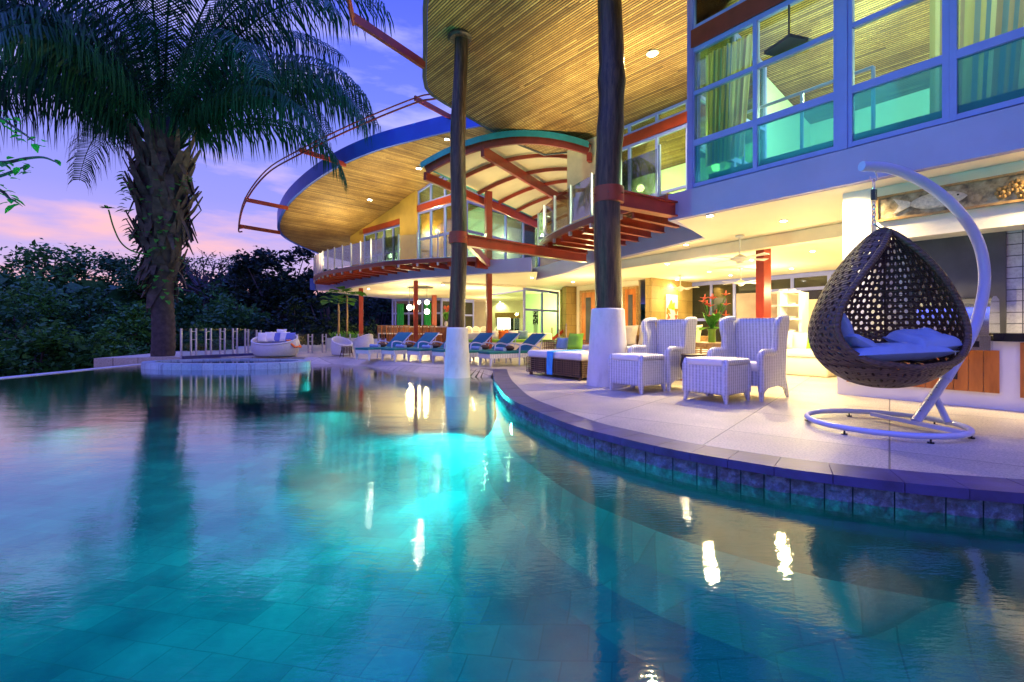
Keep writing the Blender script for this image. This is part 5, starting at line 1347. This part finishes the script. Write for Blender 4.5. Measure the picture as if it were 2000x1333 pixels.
DL = [(1387,420,'the big one over the near end of the white fascia'),(1530,430,'between the fascia and the white pier'),(1340,477,'over the edge beside the balcony'),(1303,515,'inside the header beam above the left wing chair'),
 (1385,530,'in the middle of the lounge ceiling'),(1427,537,'left of the further fan'),(1468,507,'close to the red post on its left'),(1546,524,'right of the red post, lower one'),(1587,490,'right of the red post, nearest the egg chair'),
 (1322,546,'on the ceiling at the top of the yellow stone wall'),(720,564,'furthest left under the far slab'),(865,556,'left of the far column under the slab'),(927,593,'deep inside above the dining chairs'),(1119,550,'above the stone pillar'),(1039,542,'above the glass stair hall'),(976,589,'deep inside above the lamp')]
for i, (px, py, lb) in enumerate(DL):
    downlight(px, py, 'lit round ceiling downlight, ' + lb, (230 if py > 540 or px < 1200 else 200) if py > 440 else 600)
downlight(1275,104,'bright round downlight on the near bamboo soffit beside the log column', 700, roof2, 10.95, WARM2, .10)
downlight(1568,142,'bright downlight on the bamboo ceiling seen through the upper windows', 120, roof2, 8.1, WARM, .07)
downlight(1803,43,'downlight on the bamboo ceiling behind the large upper right pane', 120, roof2, 7.2, WARM, .06)
downlight(722,409,'lowest downlight on the far curved bamboo soffit', 160, roof1, 22.6, WARM2, .09)
downlight(818,339,'middle downlight on the far curved bamboo soffit', 200, roof1, 20.2, WARM2, .10)
downlight(873,267,'highest downlight on the far curved bamboo soffit, beside the log column', 160, roof1, 18.3, WARM2, .08)
# curtains and hanging fitting in the near upper room
def M_curt():
    t = NTree('striped_curtain'); tc = t.new('ShaderNodeTexCoord'); sp = t.new('ShaderNodeSeparateXYZ'); t.link(tc.outputs['UV'], sp.inputs[0])
    wn = t.new('ShaderNodeTexWhiteNoise', noise_dimensions='1D'); t.link(t.math('FLOOR', t.math('MULTIPLY', sp.outputs[0], 46.0)), wn.inputs['W'])
    r = t.ramp(wn.outputs['Value'], [(0,(.62,.50,.34)),(.3,(.66,.56,.42)),(.31,(.14,.20,.32)),(.5,(.22,.27,.38)),(.51,(.50,.40,.20)),(.75,(.58,.50,.44)),(.76,(.36,.24,.18)),(1,(.50,.44,.40))])
    r.node.color_ramp.interpolation = 'CONSTANT'; t.link(r, t.b.inputs['Base Color']); t.b.inputs['Roughness'].default_value = .9
    tl = t.new('ShaderNodeBsdfTranslucent'); t.link(r, tl.inputs['Color']); mx = t.new('ShaderNodeMixShader'); mx.inputs[0].default_value = .3
    t.link(t.b.outputs[0], mx.inputs[1]); t.link(tl.outputs[0], mx.inputs[2]); t.link(mx.outputs[0], t.out.inputs['Surface']); return t.m
m_curt = M_curt()
def curtain(t0, t1, n_, z0, z1, lb):
    m = MB(); NU, NV_ = 120, 10
    m.grid(lambda u, v: tuple(NT(n_+.045*math.sin(u*62)*(.5+.5*(1-v))+.02*math.sin(u*23), t0+(t1-t0)*u*(.80+.20*v), z0+(z1-z0)*v)), NU, NV_)
    o = solo('curtain', m, m_curt, lb, 'curtain', 'striped curtains', True, 80)
    uv = o.data.uv_layers.new(name='uv'); w_ = NU+1
    for l in o.data.loops: i = l.vertex_index; uv.data[l.index].uv = ((i % w_)/NU, (i//w_)/NV_)
curtain(5.12, 4.18, 8.42, SZ+.45, 6.15, 'striped yellow and blue curtain behind the leftmost upper window')
curtain(tR+1.5, tR-1.2, 8.6, SZ+.3, 7.2, 'striped curtain behind the upper right window')
hf = thing('hanging_sign_light', 'square dark panel hanging on a rod from the bamboo ceiling of the upper room', 'lamp', NT(8.9,4.1,6))
q = W(1541,92,7.7); m = MB(); m.box(q,(.5,.5,.05), rz=.3); part('panel', m, m_slate, hf)
m = MB(); m.tube([q, V(q.x,q.y,roof2(q.x,q.y))], .015, 6); part('rod', m, m_slate, hf)
# unseen spots added above the balconies and slabs to light the soffits and canopy
def spot_at(a, b, pwr, ang=110, col=WARM2, sz=.15): lamp('SPOT', a, pwr*1.5, col, sz, b, ang, .9)
spot_at(V(2.3,11.6,3.9), V(.8,9.6,7.5), 620, 140); spot_at(V(3.2,10.2,3.9), V(3.2,8.6,7.4), 380, 140); spot_at(V(1.2,14.3,3.9), V(-.6,13.2,7.5), 420, 140)
spot_at(V(-5.0,20.3,3.9), V(-6.6,20.2,7.3), 560, 140); spot_at(V(-8.4,23.4,3.9), V(-9.6,23.5,6.6), 420, 140); spot_at(V(-2.6,19.1,3.9), V(-3.2,18.8,7.9), 300, 130)
spot_at(V(.9,18.5,3.8), V(.8,18.6,6.6), 200, 150, WARM); spot_at(V(2.0,22.5,3.8), V(1.5,21.5,6.6), 150, 150, WARM)
for (n_, t_, z_, pw) in ((10.5,3.5,5.6,230),(10.5,.8,5.6,260),(10.5,-1.8,5.6,230),(12.4,7.2,5.4,170),(12.4,9.8,5.4,130)):
    lamp('POINT', NT(n_,t_,z_), pw, COOLW if t_ < 5 else WARM, .12)
for (x, y, z_, pw) in ((-6.8,27.0,5.0,200),(-3.6,23.2,5.6,260),(-1.2,22.0,5.2,160),(-.2,24.4,5.2,140)):
    lamp('POINT', V(x,y,z_), pw, COOLW, .12)
# unseen point lights added deep inside the rooms as ground floor fill
for (x, y, z_, pw) in ((5.5,14.5,1.9,130),(8.5,16.5,1.9,170),(9.5,11.0,1.9,130),(6.8,10.8,1.9,70),(3.0,19.5,1.8,150),(-2.0,25.5,1.9,170),(-6.5,29.0,1.9,170),(-1.5,33.5,1.9,200),(2.2,28.6,2.0,140),(-4.5,21.5,1.9,50),(7.2,20.2,2.4,60)):
    lamp('POINT', V(x,y,z_), pw*1.0, WARM, .12)
lamp('SPOT', K(8.34,.3,CZ-.08), 420, WARM, .05, K(8.7,.3,2.4), 150, .8); lamp('SPOT', K(8.2,2.9,CZ-.08), 260, WARM, .05, K(8.7,2.8,2.0), 120, .8)
lamp('SPOT', K(8.34,-1.6,CZ-.08), 420, WARM, .05, K(8.7,-1.6,2.4), 150, .8)
# ================================================================== big palm
random.seed(42)
pb = V(-11.6,16.9,0); pb = V((318-1000)/F*16.9, 16.9, 0)
palm = thing('palm_tree', 'tall old palm with a shaggy trunk of dead leaf stubs beside the spa', 'palm tree', (pb.x,pb.y,-1))
m_bark = M_plain('palm_bark', (.05,.037,.035), .85, var=.5, nscale=6, bump=.8, bscale=12)
m_boot = M_plain('dead_frond', (.06,.045,.042), .85, var=.6, nscale=5, bump=.5, bscale=20)
t = MB(); pts = []; rs = []
for k in range(70):
    z = -2.5 + k*.105
    pts.append((pb.x+.03*math.sin(z*2), pb.y, z)); rs.append(.35 - .012*max(0,z) + .022*(k%2) - (.05 if z > 2.2 else 0))
t.tube(pts, rs, 20); part('trunk', t, m_bark, palm, True)
t = MB(); t.lathe([(.30,2.2),(.38,2.7),(.52,3.4),(.60,4.4),(.68,5.4),(.62,6.5),(.48,7.6),(.3,8.4)], (pb.x,pb.y,0), 24); part('boot_core', t, m_bark, palm, True)
t = MB()
for k in range(260):
    a = random.random()*2*PI; z = random.uniform(2.5,7.2); 
    R = .32+.42*min(1,max(0,(z-2.4)/2.8)); d = V(math.cos(a),math.sin(a),0)
    L = random.uniform(.5,1.25); w_ = random.uniform(.10,.25); base = pb + d*R*.8 + V(0,0,z)
    j_ = V(random.gauss(0,.14),random.gauss(0,.14),0)
    if random.random() < .62: dirv = (d*.50 + j_ + V(0,0,.95)).normalized(); dr = 0
    else: dirv = (d*.35 + j_ + V(0,0,-.9)).normalized(); dr = .3
    s = dirv.cross(d); s = s.normalized() if s.length > .01 else V(1,0,0)
    s = V(-d.y,d.x,0); e = base+dirv*L; mid = base+dirv*L*.5+d*.06
    t.add([base-s*w_,base+s*w_,mid+s*w_*.7,e+s*w_*.25,e-s*w_*.35,mid-s*w_*.7, base-s*w_*.6-d*.1,base+s*w_*.6-d*.1,mid+s*w_*.4-d*.05,e-d*.03,e-d*.03,mid-s*w_*.4-d*.05],
          [(0,1,2,5),(5,2,3,4),(7,6,11,8),(8,11,10,9),(1,7,8,2),(2,8,9,3),(6,0,5,11),(11,5,4,10)])
part('leaf_stubs', t, m_boot, palm)
m_frond = M_leaf('palm_frond_green', (.006,.045,.022), (.02,.10,.05), .42, .12, 1.0)
def frond(start, dirv, L, rise, droop, lw=.9, seed=0):
    """rachis arcs out and down; leaflets hang from both sides"""
    m = MB(); d = Vector(dirv).normalized(); N = 26; pts = []
    ph = math.asin(max(-1,min(1,d.z))); hd = V(d.x,d.y,0).normalized() if V(d.x,d.y,0).length > .01 else V(1,0,0)
    p = Vector(start); ang = rise
    for k in range(N+1):
        pts.append(p.copy()); p = p + (hd*math.cos(ang)+V(0,0,math.sin(ang)))*(L/N); ang -= droop/N*(.4+1.2*k/N)
    m.tube(pts, [.055*(1-k/N*.85) for k in range(N+1)], 5)
    rnd = random.Random(seed); side = V(-hd.y,hd.x,0); n_l = 92
    for k in range(n_l):
        f = .10 + .90*k/n_l; x = f*N; i = min(N-1,int(x)); c = pts[i].lerp(pts[i+1], x-i); tg = (pts[i+1]-pts[i]).normalized()
        ll = lw*(.55+.9*math.sin(PI*min(1,f*.92+.06)))*.95*rnd.uniform(.85,1.1)
        for s in (-1,1):
            o = (side*s*.75 + tg*.45 + V(0,0,.18)).normalized(); w_ = .028*rnd.uniform(.7,1.3)
            q0 = c; q1 = c + o*ll*.30; q2 = q1 + (o*.55+V(rnd.uniform(-.25,.25),rnd.uniform(-.25,.25),-.85)).normalized()*ll*.38; q3 = q2 + V(o.x*.16+rnd.uniform(-.1,.1),o.y*.16+rnd.uniform(-.1,.1),-1).normalized()*ll*.50
            wv = tg*w_
            m.add([q0-wv*.6,q0+wv*.6,q1+wv,q1-wv,q2+wv*.9,q2-wv*.9,q3], [(0,1,2,3),(3,2,4,5),(5,4,6)])
    return m
cr0 = pb + V(0,0,7.35); FR = []
rndp = random.Random(9)
# (azimuth deg, length, rise deg, droop rad, leaflet length)
spec = [(8,6.6,62,2.0,1.15),(-8,6.9,50,2.1,1.1),(14,5.4,38,1.9,1.0),(-20,7.4,68,2.1,1.25),(30,7.2,66,2.0,1.2),(-35,6.2,48,2.0,1.1),(172,6.6,60,2.0,1.2),(188,6.8,50,2.0,1.2),(160,7.4,70,2.0,1.3),(200,7.2,66,2.1,1.3),
 (150,6.2,45,1.9,1.1),(215,6.2,42,1.9,1.2),(-60,6.8,74,2.3,1.3),(-85,7.4,82,2.6,1.4),(-110,7.2,76,2.3,1.3),(-135,6.8,64,2.1,1.3),(60,7.0,70,2.0,1.2),(90,7.6,78,2.0,1.2),(120,7.2,68,2.0,1.2),(-95,5.0,40,2.0,1.0),
 (240,6.6,60,2.1,1.3),(265,7.6,86,1.4,1.3),(45,7.4,80,1.6,1.2),(135,7.6,82,1.5,1.2),(-50,7.4,82,1.6,1.2),(195,7.8,82,1.5,1.2),(0,7.8,80,1.5,1.2),(-15,5.6,32,1.7,1.0),(184,6.0,42,1.8,1.4),(-100,5.0,66,2.3,1.4),(-150,6.0,58,2.0,1.4),(10,6.2,56,1.9,1.3),(-30,7.6,76,1.9,1.4),(175,7.6,76,1.7,1.4),(-5,8.0,70,1.7,1.4)]
for i, (az, L, rs_, dr, lw) in enumerate(spec):
    a = math.radians(az); d = V(math.cos(a),math.sin(a),0); m = frond(cr0 + d*.35 + V(0,0,rndp.uniform(-.3,.5)), d, L*1.28, math.radians(rs_), dr*1.12, lw*1.12, i)
    part('frond', m, m_frond, palm)
m_vine = M_leaf('vine_leaf', (.03,.16,.02), (.08,.34,.05), .45, .25, 3)
t = MB()
for k in range(120):
    a = random.uniform(-PI,0); z = random.uniform(1.8,6.2); R = .45+.62*min(1,max(0,(z-2.4)/2.8))
    leafmesh(t, pb + V(math.cos(a)*R,math.sin(a)*R,z), V(math.cos(a),math.sin(a),random.uniform(-.2,.5)), random.uniform(.14,.32), .16, .5, 3)
solo('climbing_vine', t, m_vine, 'bright green creeper leaves growing on the palm trunk', 'vine')
t = MB(); p0 = W(306,500,16.4); t.tube(catmull([p0, W(262,492,16.2), W(237,475,16.1), W(222,445,16.0), W(212,410,15.9)],5), .025, 6)
for k in range(9):
    a = k*.7; leafmesh(t, W(210,408,15.9), V(math.cos(a),math.sin(a)*.5,.3), .24, .12, .2, 3)
solo('vine_shoot', t, m_vine, 'thin green shoot curving up left of the palm trunk', 'vine')

# ================================================================== trees round the garden
LEAFM = [M_leaf('dark_leaf', (.006,.038,.012), (.03,.12,.035), .55, .15, .35), M_leaf('deep_green_leaf', (.010,.060,.014), (.05,.18,.035), .5, .15, .4), M_leaf('blackish_leaf', (.004,.014,.010), (.012,.035,.022), .6, .1, .35)]
m_twig = M_plain('branch_bark', (.05,.04,.045), .9, var=.3, bump=.4, bscale=15)
def tree(px, top, Y, hw, label, n=2600, leaf=.30, mat=0, flat=.62, open_=.0, gz=-4.2, depth=None, seed=0, bare=False):
    rnd = random.Random(seed*7+int(px)); X = (px-1000)/F*Y; zt = H+(HY-top)/F*Y; rx = hw/F*Y; rz = rx*flat
    cz = zt - rz; base = V(X,Y,gz)
    r = thing('tree', label, 'tree', base, 0, 'garden trees')
    m = MB(); tr_ = max(.12, rx*.07); m.tube([base, V(X+rx*.05,Y,(gz+cz)/2), V(X,Y,cz)], [tr_*1.5,tr_,tr_*.6], 8)
    cl = []
    for k in range(36):
        while True:
            q = V(rnd.uniform(-1,1),rnd.uniform(-1,1),rnd.uniform(-.9,1))
            if q.length < 1: break
        q = q*(.55+.45*rnd.random())/max(.3,q.length)*min(1,q.length+.35)
        c_ = V(X+q.x*rx, Y+q.y*rx*.8, cz+q.z*rz); cl.append((c_, rnd.uniform(.17,.33)*rx))
    if bare or open_:
        pass
    for (c_, rr) in cl[::1 if bare else 2]:
        s_ = V(X,Y,cz-rz*.9); mid = s_.lerp(c_,.5)+V(0,0,-rz*.12); m.tube([s_, mid, c_], [tr_*.5,tr_*.3,tr_*.08], 5)
        if bare:
            for q in range(5):
                e_ = c_+V(rnd.uniform(-1,1),rnd.uniform(-1,1),rnd.uniform(-.2,.9))*rr*1.2; m.tube([mid.lerp(c_,.6), c_.lerp(e_,.5), e_], [tr_*.14,tr_*.08,tr_*.03], 4)
    part('trunk', m, m_twig, r)
    vs = []; fs = []
    for k in range(n):
        c_, rr = cl[rnd.randrange(len(cl))]
        while True:
            q = V(rnd.gauss(0,.5),rnd.gauss(0,.5),rnd.gauss(0,.36))
            if q.length < 1.3: break
        p = c_ + q*rr; s = leaf*rnd.uniform(.6,1.35)
        a = V(rnd.gauss(0,1),rnd.gauss(0,1),rnd.gauss(0,.5)).normalized(); b = a.cross(V(rnd.gauss(0,1),rnd.gauss(0,1),rnd.gauss(0,1))).normalized()
        o = len(vs); vs += [p-a*s*.5, p+b*s*.24, p+a*s*.5+V(0,0,-s*.12), p-b*s*.24]; fs.append((o,o+1,o+2,o+3))
    m = MB(); m.v = [tuple(v) for v in vs]; m.f = fs; part('crown', m, LEAFM[mat], r)
TR = [ (70,480,52,120,'broad domed tree on the left skyline',4200,.55,1,.5),(200,500,55,90,'low domed tree between the left skyline tree and the palm',3000,.5,0,.5),(300,505,50,70,'dark tree behind the palm trunk',2600,.5,0,.6),
 (400,500,48,95,'feathery open-crowned tree right of the palm, sunset showing through',1500,.34,0,.42),(470,520,44,70,'dark tree between the feathery tree and the black one',2600,.42,2,.8),
 (548,470,38,85,'tall blackish tree beneath the far roof tip',5200,.42,2,1.0),(640,520,36,80,'blackish tree behind the far balcony end',4200,.40,2,1.0),(735,560,44,70,'dark tree seen under the far slab beside the bar',3000,.45,2,.9),
 (20,545,30,110,'dark green tree at the left edge behind the pool',5200,.34,1,.8),(170,565,33,90,'rounded dark tree left of the palm, mid height',4600,.36,0,.75),(255,600,27,75,'leafy dark bush tree just left of the palm trunk',4200,.30,1,.8),
 (395,555,36,80,'dark tree crown right of the palm trunk',4200,.36,0,.8),(470,585,30,85,'dark tree behind the glass fence',4600,.32,0,.8),(575,590,30,90,'blackish tree behind the round daybed',4600,.34,2,.9),
 (70,640,18.5,120,'big leafed shrub mass at the left pool edge',5200,.26,1,.55),(215,660,19.5,85,'leafy shrub left of the spa',4200,.24,1,.6),(390,640,22,75,'dark shrub behind the left end of the glass fence',3400,.26,0,.7),(660,620,29,80,'blackish shrub behind the tub chairs',3600,.3,2,.8),(-60,560,22,110,'dark tree off the left edge',3000,.3,0,.9),(820,600,50,80,'dark tree behind the bar windows',1800,.5,2,.8)]
for i, (px, top, Y, hw, lb, n, lf, mt, fl_) in enumerate(TR): tree(px, top, Y, hw, lb, n, lf, mt, fl_, seed=i, bare=('feathery' in lb))
# far wood closing the horizon
random.seed(77); m = MB(); vs = []; fs = []
for k in range(15000):
    a = random.uniform(math.radians(55),math.radians(140)); R = random.uniform(62,80)
    x, y = R*math.cos(a), R*math.sin(a); hgt = 5.5+2.2*mnoise.noise(V(a*14,0,3))+1.2*mnoise.noise(V(a*50,0,9)); z = -4.5 + (hgt+4.5)*random.random()**.6; s = random.uniform(.5,1.1)
    A_ = V(random.gauss(0,1),random.gauss(0,1),random.gauss(0,.7)).normalized(); B_ = A_.cross(V(random.gauss(0,1),random.gauss(0,1),random.gauss(0,1))).normalized()
    p = V(x,y,z); o = len(vs); vs += [tuple(p-A_*s), tuple(p+B_*s*.6), tuple(p+A_*s), tuple(p-B_*s*.6)]; fs.append((o,o+1,o+2,o+3))
m.v = vs; m.f = fs; o = part('distant_wood', m, LEAFM[0]); tag(o, 'dark band of distant forest along the horizon', 'forest', kind='stuff')
# overhanging leafy branches at the left edge
def branch(pts, leaves, lb, seed):
    rnd = random.Random(seed); P_ = catmull([W(x,y,Y) for x,y,Y in pts], 4); r = thing('tree_branch', lb, 'branch', P_[0], 0, 'leafy branches at the left edge')
    m = MB(); m.tube(P_, [.035*(1-.7*i/len(P_)) for i in range(len(P_))], 6); part('twig', m, m_twig, r)
    m = MB()
    for k in range(leaves):
        p = P_[rnd.randrange(len(P_)//3,len(P_))] + V(rnd.uniform(-.14,.14),rnd.uniform(-.14,.14),rnd.uniform(-.14,.14)); a = rnd.random()*2*PI
        leafmesh(m, p, V(math.cos(a),math.sin(a),rnd.uniform(-.4,.4)), rnd.uniform(.10,.2), .09, .4, 3)
    part('foliage', m, m_vine, r)
branch([(-60,205,8),(-10,225,8),(30,250,8),(65,275,8)], 26, 'leafy twig high at the left edge below the palm fronds', 1)
branch([(-60,300,8),(0,318,8),(50,310,8),(85,308,8),(112,318,8)], 6, 'long thin bare twig reaching furthest right at the left edge', 2)
branch([(-60,330,8),(-10,345,8),(25,335,8),(50,325,8)], 22, 'middle leafy twig at the left edge', 3)
branch([(-60,350,8),(0,372,8),(18,388,8),(30,392,8)], 16, 'lowest small leafy twig at the left edge', 4)
